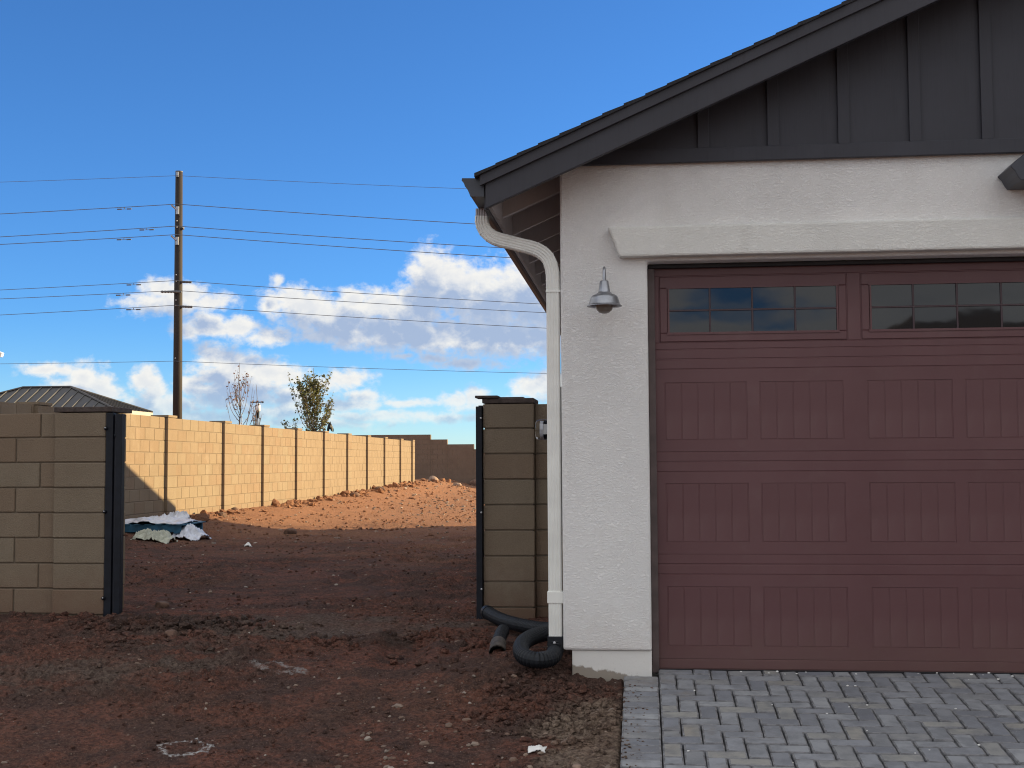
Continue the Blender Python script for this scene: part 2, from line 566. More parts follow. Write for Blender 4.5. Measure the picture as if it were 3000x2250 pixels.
def m_dirt(name, clod=False):
    m, k, b, v = mat(name)
    geo = k.n('ShaderNodeNewGeometry')
    p = k.vmath('SUBTRACT', geo.outputs['Position'], (0, 0, H))
    sp = k.n('ShaderNodeSeparateXYZ')
    k.link(p, sp.inputs[0])
    X, Y = sp.outputs[0], sp.outputs[1]
    flat = k.vmath('MULTIPLY', p, (1, 1, 0.4))
    big = k.noise(flat, 0.55, 4, 0.55)
    mid = k.noise(flat, 3.0, 5, 0.65)
    fine = k.noise(p, 38, 4, 0.7)
    lumps = k.noise(p, 14, 4, 0.65)
    red = (0.205, 0.088, 0.062)
    brown = (0.104, 0.064, 0.053)
    cc = k.mix(k.ramp(mid, 0.40, 0.60), red, brown)
    # crusted grey clay dragged through the gateway
    def blob(cx, cy, rx, ry, rot):
        q = k.mapping(p, loc=(0, 0, 0))
        q = k.vmath('SUBTRACT', q, (cx, cy, 0))
        q = k.mapping(q, rot=(0, 0, rot))
        q = k.vmath('MULTIPLY', q, (1 / rx, 1 / ry, 0))
        return k.math('SUBTRACT', 1.0, k.vmath('LENGTH', q, out=1))
    gz = k.math('MAXIMUM', blob(-2.3, 9.1, 1.9, 1.0, rad(-12)), blob(-3.6, 7.6, 1.3, 0.7, 0))
    gz = k.ramp(k.math('ADD', gz, k.math('MULTIPLY', k.math('SUBTRACT', mid, 0.5), 2.0)), 0.1, 0.8, 0, 0.75)
    cc = k.mix(gz, cc, (0.170, 0.136, 0.110))
    dk = k.math('MAXIMUM', blob(-3.6, 9.2, 1.0, 0.45, 0), blob(-2.0, 8.6, 0.8, 0.3, 0.2))  # dark clods at the pier, and shade by the track ridge painted in
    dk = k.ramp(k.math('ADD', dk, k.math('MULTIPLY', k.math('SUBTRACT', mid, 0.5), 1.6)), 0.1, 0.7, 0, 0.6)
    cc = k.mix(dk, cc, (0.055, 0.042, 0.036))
    # pale sand left along the edge of the driveway
    sand = blob(-0.15, 6.35, 0.50, 0.95, 0)
    sand = k.ramp(k.math('ADD', sand, k.math('MULTIPLY', k.math('SUBTRACT', mid, 0.5), 1.6)), 0.05, 0.6, 0, 0.8)
    cc = k.mix(sand, cc, (0.33, 0.255, 0.190))
    cc = k.mix(k.ramp(big, 0.45, 0.7, 0, 0.35), cc, (0.170, 0.090, 0.060))
    # paler soil towards the back of the yard, sunlit brightness put into its colour
    sun_pale = k.ramp(k.math('ADD', Y, k.math('MULTIPLY', k.math('SUBTRACT', big, 0.5), 14.0)), 13.0, 27.0, 0.0, 0.85)
    cc = k.mix(sun_pale, cc, (0.34, 0.170, 0.098))
    cc = k.mix(k.ramp(fine, 0.40, 0.64, 0.0, 0.75), cc, k.mix(sun_pale, (0.046, 0.029, 0.025), (0.19, 0.092, 0.054)))
    cc = k.mix(k.ramp(lumps, 0.42, 0.62, 0.0, 0.42), cc, k.mix(sun_pale, (0.060, 0.036, 0.030), (0.22, 0.108, 0.064)))
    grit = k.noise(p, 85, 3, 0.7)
    cc = k.mix(k.ramp(grit, 0.54, 0.68, 0.0, 0.65), cc, k.mix(sun_pale, (0.235, 0.150, 0.115), (0.50, 0.30, 0.20)))
    # sprayed lime rings
    rag = k.noise(p, 13, 4, 0.7)
    for cx, cy, rx, ry, a, wd, amt in ((-2.32, 6.20, 0.13, 0.10, 0.2, 0.22, 0.8), (-2.28, 7.72, 0.20, 0.08, 0.6, 0.40, 0.4)):
        q = blob(cx, cy, rx, ry, a)
        q = k.math('ADD', q, k.math('MULTIPLY', k.math('SUBTRACT', rag, 0.5), 1.5))
        ring = k.ramp(k.math('ABSOLUTE', q), 0.0, wd, amt, 0.0)
        ring = k.math('MULTIPLY', ring, k.ramp(fine, 0.38, 0.56, 0.0, 1.0))
        cc = k.mix(ring, cc, (0.62, 0.60, 0.58))
    setc(k, b, cc)
    b.inputs['Roughness'].default_value = 1.0
    b.inputs['Specular IOR Level'].default_value = 0.1
    bump(k, b, k.math('ADD', fine, k.math('MULTIPLY', grit, 0.55)), 1.0, 0.03)
    return m


def m_stone(name):
    m, k, b, v = mat(name)
    geo = k.n('ShaderNodeNewGeometry')
    r = geo.outputs['Random Per Island']
    cr = k.n('ShaderNodeValToRGB')
    k.link(r, cr.inputs[0])
    e = cr.color_ramp.elements
    e[0].color = (0.14, 0.095, 0.07, 1)
    e[1].color = (0.42, 0.38, 0.33, 1)
    for pos, cc in ((0.4, (0.17, 0.115, 0.085)), (0.7, (0.21, 0.17, 0.14)), (0.9, (0.27, 0.20, 0.15))):
        q = e.new(pos)
        q.color = cc + (1,)
    n = k.noise(v, 30, 4, 0.6)
    cc = k.mix(k.ramp(n, 0.4, 0.7, 0, 0.5), cr.outputs[0], (0.19, 0.10, 0.065))
    setc(k, b, cc)
    b.inputs['Roughness'].default_value = 0.9
    bump(k, b, n, 0.4, 0.01)
    return m


def m_door():
    m, k, b, v = mat('maroon_door_paint')
    n = k.noise(v, 1.4, 4, 0.55)
    grain = k.noise(k.mapping(v, scale=(90, 90, 7)), 1.0, 3, 0.6)
    dust = k.noise(v, 5, 5, 0.65)
    cc = k.mix(k.ramp(n, 0.3, 0.7), (0.110, 0.046, 0.050), (0.130, 0.059, 0.063))
    cc = k.mix(k.ramp(dust, 0.45, 0.8, 0, 0.18), cc, (0.17, 0.12, 0.11))
    geo = k.n('ShaderNodeNewGeometry')
    sp = k.n('ShaderNodeSeparateXYZ')
    k.link(geo.outputs['Position'], sp.inputs[0])
    pp = geo.outputs['Position']
    blot = k.noise(pp, 2.1, 6, 0.7)
    cc = k.mix(k.ramp(blot, 0.60, 0.72, 0, 0.22), cc, (0.075, 0.034, 0.036))
    splash = k.math('ADD', sp.outputs[2], k.math('MULTIPLY', k.math('SUBTRACT', k.noise(pp, 6, 5, 0.7), 0.5), 0.5))
    cc = k.mix(k.ramp(splash, 0.30, 0.75, 0.30, 0.0), cc, (0.135, 0.088, 0.068))
    setc(k, b, cc)
    b.inputs['Roughness'].default_value = 0.48
    b.inputs['Specular IOR Level'].default_value = 0.45
    bump(k, b, grain, 0.12, 0.002)
    return m


def m_siding(name, c):
    m, k, b, v = mat(name)
    grain = k.noise(k.mapping(v, scale=(60, 60, 3.2)), 1.0, 5, 0.6, 0.8)
    n = k.noise(v, 2.5, 4, 0.5)
    cc = k.mix(k.ramp(n, 0.3, 0.7, 0, 0.5), c, tuple(x * 1.35 for x in c))
    cc = k.mix(k.ramp(grain, 0.5, 0.75, 0, 0.25), cc, tuple(x * 0.55 for x in c))
    setc(k, b, cc)
    b.inputs['Roughness'].default_value = 0.6
    b.inputs['Specular IOR Level'].default_value = 0.4
    bump(k, b, grain, 0.35, 0.003)
    return m


def m_glass(name, c, rough=0.03, ior=1.75):
    m, k, b, v = mat(name)
    setc(k, b, c)
    b.inputs['Roughness'].default_value = rough
    b.inputs['IOR'].default_value = ior
    bump(k, b, k.noise(v, 3.5, 2, 0.5), 0.05, 0.01)
    return m


def m_leaf(name, c, c2):
    m, k, b, v = mat(name)
    geo = k.n('ShaderNodeNewGeometry')
    cc = k.mix(geo.outputs['Random Per Island'], c, c2)
    setc(k, b, cc)
    b.inputs['Roughness'].default_value = 0.6
    tr = k.n('ShaderNodeBsdfTranslucent')
    k.link(cc, tr.inputs[0])
    mx = k.n('ShaderNodeMixShader')
    mx.inputs[0].default_value = 0.4
    k.link(b.outputs[0], mx.inputs[1])
    k.link(tr.outputs[0], mx.inputs[2])
    for nd in k.t.nodes:
        if nd.type == 'OUTPUT_MATERIAL':
            k.link(mx.outputs[0], nd.inputs[0])
    return m


def m_wood(name, c):
    m, k, b, v = mat(name)
    g = k.noise(k.mapping(v, scale=(16, 16, 0.5)), 1.0, 5, 0.65, 0.4)
    cc = k.mix(k.ramp(g, 0.35, 0.7), tuple(x * 0.6 for x in c), tuple(x * 1.2 for x in c))
    setc(k, b, cc)
    b.inputs['Roughness'].default_value = 0.8
    bump(k, b, g, 0.5, 0.02)
    return m


def m_footing():
    m, k, b, v = mat('painted_footing')
    n = k.noise(v, 14, 5, 0.65)
    sp = k.n('ShaderNodeSeparateXYZ')
    geo = k.n('ShaderNodeNewGeometry')
    k.link(geo.outputs['Position'], sp.inputs[0])
    z = k.math('SUBTRACT', sp.outputs[2], H)
    x = sp.outputs[0]
    # ragged lower edge of the paint, running down to the right
    line = k.math('SUBTRACT', k.math('MULTIPLY', x, -0.16), 1.275)
    e = k.math('ADD', k.math('SUBTRACT', z, line), k.math('MULTIPLY', k.math('SUBTRACT', n, 0.5), 0.09))
    cc = k.mix(k.ramp(e, -0.008, 0.006), (0.30, 0.26, 0.215), (0.74, 0.72, 0.68))
    cc = k.mix(k.ramp(k.noise(v, 45, 3, 0.6), 0.6, 0.75, 0, 0.35), cc, (0.40, 0.36, 0.31))
    setc(k, b, cc)
    b.inputs['Roughness'].default_value = 0.9
    bump(k, b, n, 0.4, 0.01)
    return m


STUCCO = m_stucco('white_stucco', (0.90, 0.885, 0.86))
TRIM_STUCCO = m_stucco('cream_trim_stucco', (0.87, 0.86, 0.81))
BLOCK = m_block('tan_concrete_block', (0.240, 0.187, 0.138))
BROWNBLOCK = m_block('brown_concrete_block', (0.185, 0.132, 0.105))
MORTAR = simple('mortar', (0.145, 0.112, 0.080), 0.95, var=0.15, bumpy=0.3)
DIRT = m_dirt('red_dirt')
STONE = m_stone('pale_stone')
ROCK = simple('dusty_brown_rock', (0.12, 0.070, 0.050), 0.95, var=0.35, scale=14, bumpy=0.7, bscale=40, perobj=0.25)
PALEROCK = simple('pale_pink_rock', (0.27, 0.185, 0.14), 0.95, var=0.3, scale=8, bumpy=0.6, bscale=20)
PAVER = m_paver()
SAND = simple('joint_sand', (0.035, 0.032, 0.030), 1.0, var=0.25, scale=30, bumpy=0.5, bscale=200)
GRIME = simple('grimy_paver_edge', (0.17, 0.168, 0.175), 0.95, var=0.4, scale=25, bumpy=0.4, bscale=120)
DOOR = m_door()
CHAR = m_siding('charcoal_siding', (0.040, 0.041, 0.052))
CHAR2 = m_siding('charcoal_rake_board', (0.038, 0.038, 0.047))
SHINGLE = simple('asphalt_shingle', (0.028, 0.028, 0.032), 0.95, var=0.35, scale=120, bumpy=0.6, bscale=300)
SOFFIT = m_siding('dark_soffit_paint', (0.38, 0.345, 0.345))
GUTTER = simple('charcoal_gutter_metal', (0.036, 0.039, 0.052), 0.4, var=0.12)
SPOUT = simple('cream_downspout', (0.82, 0.82, 0.77), 0.45, var=0.06, scale=5)
BLACKSTEEL = simple('black_steel', (0.006, 0.008, 0.014), 0.5, var=0.3, scale=12, spec=0.3)
BLACKPIPE = simple('black_corrugated_plastic', (0.007, 0.009, 0.013), 0.5, var=0.3, scale=20, spec=0.35)
DUSTYPIPE = simple('dusty_black_plastic', (0.070, 0.056, 0.046), 0.85, var=0.5, scale=14)
GALV = simple('galvanised_metal', (0.36, 0.37, 0.40), 0.36, 0.85, 0.12, 14)
STEEL = simple('pale_bolt_steel', (0.55, 0.55, 0.56), 0.4, 0.6, 0.1)
GLOBE = m_glass('lamp_globe_glass', (0.20, 0.175, 0.15), 0.12, 1.5)
PANE = m_glass('dark_window_glass', (0.006, 0.009, 0.014), 0.03, 1.55)
MUNTIN = simple('maroon_muntin', (0.060, 0.035, 0.042), 0.5, var=0.1)
JAMB = simple('taupe_door_jamb', (0.095, 0.068, 0.066), 0.55, var=0.2)
SEAL = simple('black_rubber_seal', (0.012, 0.011, 0.014), 0.6)
CONCRETE = simple('grey_concrete', (0.34, 0.33, 0.31), 0.95, var=0.2, scale=20, bumpy=0.4)
FOOTING = m_footing()
POLEWOOD = m_wood('creosote_pole_wood', (0.018, 0.011, 0.009))
INSUL = simple('grey_insulator', (0.10, 0.11, 0.12), 0.4)
WIREM = simple('aluminium_wire', (0.10, 0.12, 0.15), 0.5)
BARK = m_wood('sapling_bark', (0.17, 0.135, 0.115))
LEAF_G = m_leaf('sapling_green_leaf', (0.09, 0.11, 0.040), (0.17, 0.15, 0.055))
LEAF_R = m_leaf('sapling_red_leaf', (0.20, 0.09, 0.06), (0.15, 0.08, 0.055))
WHITEPL = simple('white_plastic', (0.74, 0.74, 0.76), 0.45, var=0.08, scale=5)
FILM = simple('white_plastic_film', (0.62, 0.64, 0.70), 0.35, var=0.18, scale=9)
PAPER = simple('sage_paper_sack', (0.42, 0.43, 0.35), 0.9, var=0.2, scale=12, bumpy=0.5)
SCRAP = simple('white_paper', (0.78, 0.77, 0.74), 0.8, var=0.05)
BLUE = simple('blue_painted_board', (0.020, 0.095, 0.165), 0.7, var=0.3, scale=10)
METALROOF = simple('grey_metal_roof', (0.055, 0.052, 0.052), 0.5, 0.3, 0.08, 4)
RIBM = simple('grey_roof_rib', (0.10, 0.095, 0.09), 0.5, 0.2, 0.08, 4)
TANWALL = simple('tan_house_stucco', (0.33, 0.25, 0.17), 0.95, var=0.1, bumpy=0.3)
FASCIA_C = simple('cream_fascia', (0.38, 0.34, 0.29), 0.6, var=0.05)
PANELBOX = simple('brown_meter_cabinet', (0.10, 0.085, 0.075), 0.55)
DIAL = simple('white_meter_dial', (0.66, 0.66, 0.68), 0.4, var=0.2, scale=25)
CAPM = simple('dark_cap_stone', (0.075, 0.057, 0.050), 0.95, var=0.25, scale=20, bumpy=0.5)
HOUSEROOF = simple('brown_roof_shingle', (0.060, 0.048, 0.044), 0.95, var=0.25, scale=20)

# ------------------------------------------------------------------ ground
def pave(Y):
    return -1.262 - 0.106 * (7.4 - Y)


def ground(X, Y, rough=True):
    X = np.asarray(X, dtype=float)
    Y = np.asarray(Y, dtype=float)
    z = np.interp(Y, [-900, -6, 0, 5, 7.4, 8.5, 9.7, 14, 22, 30, 44, 60, 2500],
                  [-2.35, -2.25, -2.07, -1.555, -1.305, -1.255, -1.215, -1.20, -1.20, -1.17, -1.12, -1.10, -1.10])
    A = np.interp(Y, [8, 14, 18, 22, 30, 44, 60], [0.0, 0.06, 0.17, 0.26, 0.25, 0.42, 0.42])
    d = np.clip(X + 8.2, 0, None)
    z = z + A * np.exp(-(d / 1.35) ** 2) * np.where(Y < 70, 1, 0)
    z = z + 0.100 * np.exp(-(((X + 0.75) / 0.42) ** 2 + ((Y - 7.75) / 0.55) ** 2))
    z = z + 0.045 * np.exp(-(((X + 3.75) / 0.75) ** 2 + ((Y - 9.15) / 0.35) ** 2))
    z = z + 0.03 * np.exp(-(((X + 4.9) / 0.6) ** 2 + ((Y - 9.2) / 0.3) ** 2))
    # ridge thrown up beside the wheel track
    t = np.clip((X + 2.7) / 1.8, 0, 1)
    yr = 8.05 + 1.15 * t
    z = z + 0.050 * np.exp(-((Y - yr) / 0.13) ** 2) * np.clip((X + 3.0) / 0.5, 0, 1) * np.clip((-0.8 - X) / 0.4, 0, 1)
    # house slab and driveway bed
    z = z - 0.22 * np.clip((X + 0.125) / 0.03, 0, 1) * np.where(Y < 7.8, 1, 0)
    z = z - 0.3 * np.where((X > 0.3) & (Y >= 7.7) & (Y < 24.5), 1, 0)
    if rough:
        yard = np.where((X > -9.2) & (X < 0.2) & (Y > 3.5) & (Y < 53), 1.0, 0.0)
        far = np.clip((Y - 16) / 10, 0, 1)
        smooth = np.clip(fbm(X, Y * 1.6, 0.6, 3, 91) * 2.6 + 0.5, 0.06, 1)
        z = z + yard * 0.030 * fbm(X, Y, 0.8, 3, 3)
        z = z + yard * 0.013 * fbm(X, Y, 4.0, 2, 11) * smooth
        wx = X + 0.05 * fbm(X, Y, 7, 2, 5)
        wy = Y + 0.05 * fbm(X + 9, Y, 7, 2, 6)
        c1 = np.abs(fbm(wx, wy, 9.0, 3, 21))
        z = z + yard * 0.058 * (1 - 0.5 * far) * (0.22 - c1) * smooth
        c2 = np.abs(fbm(wx + 3, wy, 26.0, 2, 31))
        z = z + yard * 0.036 * (0.25 - c2) * (0.3 + 0.7 * smooth) * (1 - 0.6 * far)
        z = z + yard * 0.012 * fbm(X, Y, 50.0, 2, 41) * (0.45 + 0.55 * smooth) * np.where(Y < 13, 1, 0)
        # two worn wheel tracks through the gateway
        for x0 in (-3.05, -1.75):
            c = x0 + 0.10 * (Y - 9.5) * np.where(Y < 9.5, -1, 0.25) + 0.05 * np.sin(Y * 0.9)
            w = np.exp(-((X - c) / 0.15) ** 4) * np.where((Y > 5) & (Y < 20), 1, 0)
            e = np.exp(-((np.abs(X - c) - 0.21) / 0.06) ** 2) * np.where((Y > 5) & (Y < 20), 1, 0)
            tread = 0.006 * np.sin((Y + 0.6 * np.abs(X - c)) * 62.0)
            broken = np.clip(fbm(X * 0.5, Y, 0.7, 2, 55) * 2 + 0.6, 0.15, 1)
            z = z + yard * broken * (-0.034 * w + 0.022 * e + tread * w)
    return z


def gz(x, y):
    return float(ground(np.array([x]), np.array([y]))[0])


def build_ground():
    xs = np.concatenate([[-2500, -900, -400, -180, -90, -55, -36, -26, -20, -16, -13, -11, -10, -9.4],
                         np.arange(-9.0, -5.81, 0.045), np.arange(-5.80, 0.01, 0.0165), [0.3, 0.6, 1, 2, 4, 7, 11, 16, 24, 40, 70, 150, 400, 900, 2500]])
    ys = np.concatenate([[-2500, -900, -400, -150, -60, -25, -12, -6, -3, -1, 0.5, 1.8, 2.8, 3.5],
                         np.arange(4.0, 5.41, 0.05), np.arange(5.45, 8.4, 0.0125), np.arange(8.4, 10.4, 0.018), np.linspace(10.42, 16, 140), np.linspace(16.05, 26, 170)[1:],
                         np.linspace(26, 52, 230)[1:], [54, 58, 66, 80, 110, 160, 260, 500, 1000, 2500]])
    X, Y = np.meshgrid(xs, ys)
    Z = ground(X, Y)
    nx, ny = len(xs), len(ys)
    co = np.stack([X.ravel(), Y.ravel(), Z.ravel()], 1)
    i = np.arange(nx * ny).reshape(ny, nx)
    q = np.stack([i[:-1, :-1].ravel(), i[:-1, 1:].ravel(), i[1:, 1:].ravel(), i[1:, :-1].ravel()], 1)
    me = bpy.data.meshes.new('dirt_ground')
    me.vertices.add(len(co))
    me.vertices.foreach_set('co', co.ravel())
    me.loops.add(q.size)
    me.loops.foreach_set('vertex_index', q.ravel())
    me.polygons.add(len(q))
    me.polygons.foreach_set('loop_start', np.arange(0, q.size, 4))
    me.polygons.foreach_set('loop_total', np.full(len(q), 4))
    me.update(calc_edges=True)
    me.polygons.foreach_set('use_smooth', np.ones(len(q), dtype=bool))
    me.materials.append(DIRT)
    o = bpy.data.objects.new('dirt_ground', me)
    place(o, (0, 0, 0))
    tag(o, kind='structure')
    o['label'] = 'bare red brown dirt of the side yard'


build_ground()

# ------------------------------------------------------------------ driveway of herringbone pavers
def chamfer_box(lx, ly, lz, c, jitter=0.0, seed=0, seg=1):
    me = bpy.data.meshes.new('piece')
    bm = bmesh.new()
    bmesh.ops.create_cube(bm, size=1.0)
    rnd = random.Random(seed)
    for v in bm.verts:
        v.co = Vector((v.co.x * lx, v.co.y * ly, v.co.z * lz))
        if jitter:
            v.co += Vector((rnd.uniform(-1, 1), rnd.uniform(-1, 1), rnd.uniform(-1, 1))) * jitter
    bmesh.ops.bevel(bm, geom=list(bm.edges), offset=c, segments=seg, profile=0.6, affect='EDGES')
    bm.normal_update()
    for f in bm.faces:
        f.material_index = 0 if max(abs(f.normal.x), abs(f.normal.y), abs(f.normal.z)) > 0.985 else 1
    bm.to_mesh(me)
    bm.free()
    return me


def build_driveway():
    SL = math.atan(0.106)
    X0, YT, W = -0.12, 7.575, 0.1015
    y0 = 3.6
    b = MB()
    b.add([(X0 + 0.01, y0, pave(y0) - 0.03), (5.25, y0, pave(y0) - 0.03), (5.25, 7.62, pave(7.62) - 0.03), (X0 + 0.01, 7.62, pave(7.62) - 0.03),
           (X0 + 0.01, y0, pave(y0) - 0.12), (5.25, y0, pave(y0) - 0.12), (5.25, 7.62, pave(7.62) - 0.12), (X0 + 0.01, 7.62, pave(7.62) - 0.12)],
          [(0, 1, 2, 3), (4, 7, 6, 5), (0, 4, 5, 1), (1, 5, 6, 2), (2, 6, 7, 3), (3, 7, 4, 0)])
    drive = b.build('driveway', SAND)
    tag(drive, 'grey herringbone paver driveway in front of the garage', kind='structure')
    rnd = random.Random(4)
    g = 0.005
    mesh = {}
    for key, (lx, ly) in {'h': (2 * W - g, W - g), 'v': (W - g, 2 * W - g), 's': (W - g, W - g)}.items():
        mesh[key] = []
        for i in range(4):
            me = chamfer_box(lx, ly, 0.06, 0.0095, 0.0026, i + len(key) * 7, 2)
            me.name = 'paver'
            me.materials.append(PAVER)
            me.materials.append(GRIME)
            mesh[key].append(me)
    items = []
    nb = 38
    for i in range(nb):                       # soldier border
        y = 7.43 - W * (i + 0.5) * math.cos(SL)
        items.append(('h', X0 + W, y))
    xi0 = X0 + 2 * W
    NX, NY = 44, 38
    for i in range(NX):
        for j in range(NY):
            v = (i - j) % 4
            x = xi0 + W * i
            y = YT - W * (j + 1) * math.cos(SL)
            if v == 0:
                if i + 1 < NX:
                    items.append(('h', x + W, y + W / 2))
                else:
                    items.append(('s', x + W / 2, y + W / 2))
            elif v == 1 and i == 0:
                items.append(('s', x + W / 2, y + W / 2))
            elif v == 3:
                # vertical paver: this cell and the one behind it (v == 2 there)
                if j + 1 < NY:
                    pass
                else:
                    items.append(('s', x + W / 2, y + W / 2))
            if v == 2:
                if j + 1 < NY and (i - (j + 1)) % 4 == 1:
                    pass
    # vertical pavers
    for i in range(NX):
        for j in range(NY):
            if (i - j) % 4 == 3:
                y = YT - W * (j + 1) * math.cos(SL)
                x = xi0 + W * i
                if j + 1 < NY:
                    items.append(('v', x + W / 2, y))
            elif (i - j) % 4 == 2 and j == 0:
                y = YT - W * (j + 1) * math.cos(SL)
                items.append(('s', xi0 + W * i + W / 2, y + W / 2))
    rest = MB()
    n = 0
    for key, x, y in items:
        dz = rnd.gauss(0, 0.0018)
        z = pave(y) - 0.03 + dz
        if y > 5.45 and x < 2.45 and n < 299:
            n += 1
            o = bpy.data.objects.new('paver', rnd.choice(mesh[key]))
            place(o, (x, y, z), drive)
            o.rotation_euler = (SL + rnd.gauss(0, 0.006), rnd.gauss(0, 0.006), rnd.gauss(0, 0.006))
        else:
            lx, ly = {'h': (2 * W - g, W - g), 'v': (W - g, 2 * W - g), 's': (W - g, W - g)}[key]
            zz0, zz1 = pave(y - ly / 2), pave(y + ly / 2)
            c = 0.005
            rest.add([(x - lx / 2, y - ly / 2, zz0 - 0.02), (x + lx / 2, y - ly / 2, zz0 - 0.02), (x + lx / 2, y + ly / 2, zz1 - 0.02), (x - lx / 2, y + ly / 2, zz1 - 0.02),
                      (x - lx / 2 + c, y - ly / 2 + c, zz0 + dz), (x + lx / 2 - c, y - ly / 2 + c, zz0 + dz), (x + lx / 2 - c, y + ly / 2 - c, zz1 + dz), (x - lx / 2 + c, y + ly / 2 - c, zz1 + dz)],
                     [(4, 5, 6, 7), (0, 1, 5, 4), (1, 2, 6, 5), (2, 3, 7, 6), (3, 0, 4, 7)])
    r = rest.build('paver_field', PAVER, drive)
    r['kind'] = 'stuff'


build_driveway()

# ------------------------------------------------------------------ the house
HX, HY = -0.475, 7.45
XR = 2.52


def zt(x):
    if x > XR:
        x = 2 * XR - x
    return 1.665 + 0.436 * (x + 0.93)


house = thing('house', 'white stucco garage front of a house with charcoal gable and shingle roof', 'house', (HX, HY, -1.3))


def build_house():
    # stucco front with the garage opening
    OL, OR_, OT = 0.047, 4.993, 1.192
    WR = 5.515
    poly = [(HX, -1.117), (OL, -1.117), (OL, OT), (OR_, OT), (OR_, -1.117), (WR, -1.117), (WR, zt(WR) - 0.06), (XR, zt(XR) - 0.06), (HX, zt(HX) - 0.06)]
    b = MB()
    b.prism(poly, 'y', HY, 7.70)
    b.build('front_wall', STUCCO, house, bevel=0.014)
    b = MB()
    b.prism([(-0.186, 1.394), (5.226, 1.394), (5.158, 1.212), (-0.118, 1.212)], 'y', 7.378, 7.452)
    b.build('lintel_trim', TRIM_STUCCO, house, bevel=0.013)
    b = MB()
    b.box(-0.424, 0.046, 7.468, 7.69, -1.75, -1.119)
    b.build('footing', FOOTING, house, bevel=0.004)
    b = MB()
    b.box(4.995, 5.46, 7.468, 7.69, -1.75, -1.119)
    b.build('footing', FOOTING, house, bevel=0.004)
    b = MB()
    b.box(HX, -0.28, 7.702, 24.5, -1.117, zt(HX) - 0.035)
    b.build('side_wall', STUCCO, house)
    b = MB()
    b.box(HX + 0.05, -0.29, 7.70, 24.5, -1.75, -1.119)
    b.build('side_footing', CONCRETE, house)
    b = MB()
    b.box(5.33, 5.512, 7.702, 15, -1.7, zt(WR) - 0.04)
    b.build('side_wall', STUCCO, house)
    b = MB()
    b.box(-0.2, 5.3, 7.62, 15, -1.42, -1.268)
    b.build('slab', CONCRETE, house)
    b = MB()
    b.box(-0.1, 5.2, 8.6, 8.7, -1.3, 1.8)
    b.build('inner_wall', SEAL, house)

    # charcoal gable: sheets, battens and the band under them
    BX0, BS, BW = 0.355, 0.411, 0.068
    lefts = [BX0 + BS * i for i in range(11)]
    edges = [-0.36] + [l + BW / 2 for l in lefts] + [5.40]
    for a, c in zip(edges[:-1], edges[1:]):
        p = [(a + 0.001, 1.80), (c - 0.001, 1.80), (c - 0.001, zt(c) - 0.035)]
        if a < XR < c:
            p.append((XR, zt(XR) - 0.035))
        p.append((a + 0.001, zt(a) - 0.035))
        if zt(a) - 0.035 < 1.8 or zt(c) - 0.035 < 1.8:
            continue
        b = MB()
        b.prism(p, 'y', 7.436, 7.449)
        b.build('siding_panel', CHAR, house)
    for l in lefts:
        r = l + BW
        b = MB()
        b.prism([(l, 1.862), (r, 1.862), (r, zt(r) - 0.036), (l, zt(l) - 0.036)], 'y', 7.415, 7.4355)
        b.build('batten', CHAR, house, bevel=0.003)
    b = MB()
    b.prism([(-0.47, 1.777), (5.51, 1.777), (5.33, 1.861), (-0.30, 1.861)], 'y', 7.405, 7.4355)
    b.build('band_board', CHAR, house, bevel=0.003)

    # rake boards on both slopes
    for s in (1, -1):
        def mx(x):
            return x if s == 1 else 2 * XR - x
        b = MB()
        b.prism([(mx(-0.885), zt(-0.885) - 0.216), (mx(XR), zt(XR) - 0.222), (mx(XR), zt(XR) - 0.058), (mx(-0.885), zt(-0.885) - 0.058)], 'y', 7.106, 7.146)
        b.build('rake_board', CHAR2, house, bevel=0.003)
        b = MB()
        b.prism([(mx(-0.915), zt(-0.915) - 0.074), (mx(XR), zt(XR) - 0.078), (mx(XR), zt(XR) - 0.011), (mx(-0.915), zt(-0.915) - 0.011)], 'y', 7.083, 7.105)
        b.build('rake_trim', CHAR2, house, bevel=0.002)
        b = MB()
        b.prism([(mx(-0.92), zt(-0.92) - 0.029), (mx(XR), zt(XR) - 0.029), (mx(XR), zt(XR) - 0.0125), (mx(-0.92), zt(-0.92) - 0.0125)], 'y', 7.108, 15.5)
        b.build('roof_deck', SOFFIT, house)
        n = 28
        step = (XR + 0.945) / n
        for i in range(n):
            xa = -0.945 + i * step
            xb = xa + step + 0.02
            rj = random.Random(i * 3 + s).uniform(-0.002, 0.003)
            b = MB()
            b.prism([(mx(xa), zt(xa) - 0.012), (mx(xa), zt(xa) + 0.011 + rj), (mx(xb), zt(xb) + 0.002), (mx(xb), zt(xb) - 0.012)], 'y', 7.066 + rj * 2, 15.5)
            b.build('shingle_course', SHINGLE, house)
        # rafter tails, fascia, gutter
        for j in range(13):
            y = 7.72 + 0.61 * j
            b = MB()
            b.prism([(mx(-0.8515), zt(-0.8515) - 0.030), (mx(HX - 0.004), zt(HX) - 0.030), (mx(HX - 0.004), zt(HX) - 0.165), (mx(-0.8515), zt(-0.8515) - 0.165)], 'y', y, y + 0.04)
            b.build('rafter_tail', SOFFIT, house)
        b = MB()
        b.prism([(mx(-0.897), 1.468), (mx(-0.874), 1.468), (mx(-0.874), zt(-0.874) - 0.031), (mx(-0.897), zt(-0.897) - 0.031)], 'y', 7.147, 15.5)
        b.build('fascia', CHAR2, house)
        b = MB()
        b.prism([(mx(-0.8735), 1.478), (mx(-0.852), 1.478), (mx(-0.852), zt(-0.852) - 0.031), (mx(-0.8735), zt(-0.8735) - 0.031)], 'y', 7.15, 15.4)
        b.build('sub_fascia', SOFFIT, house)
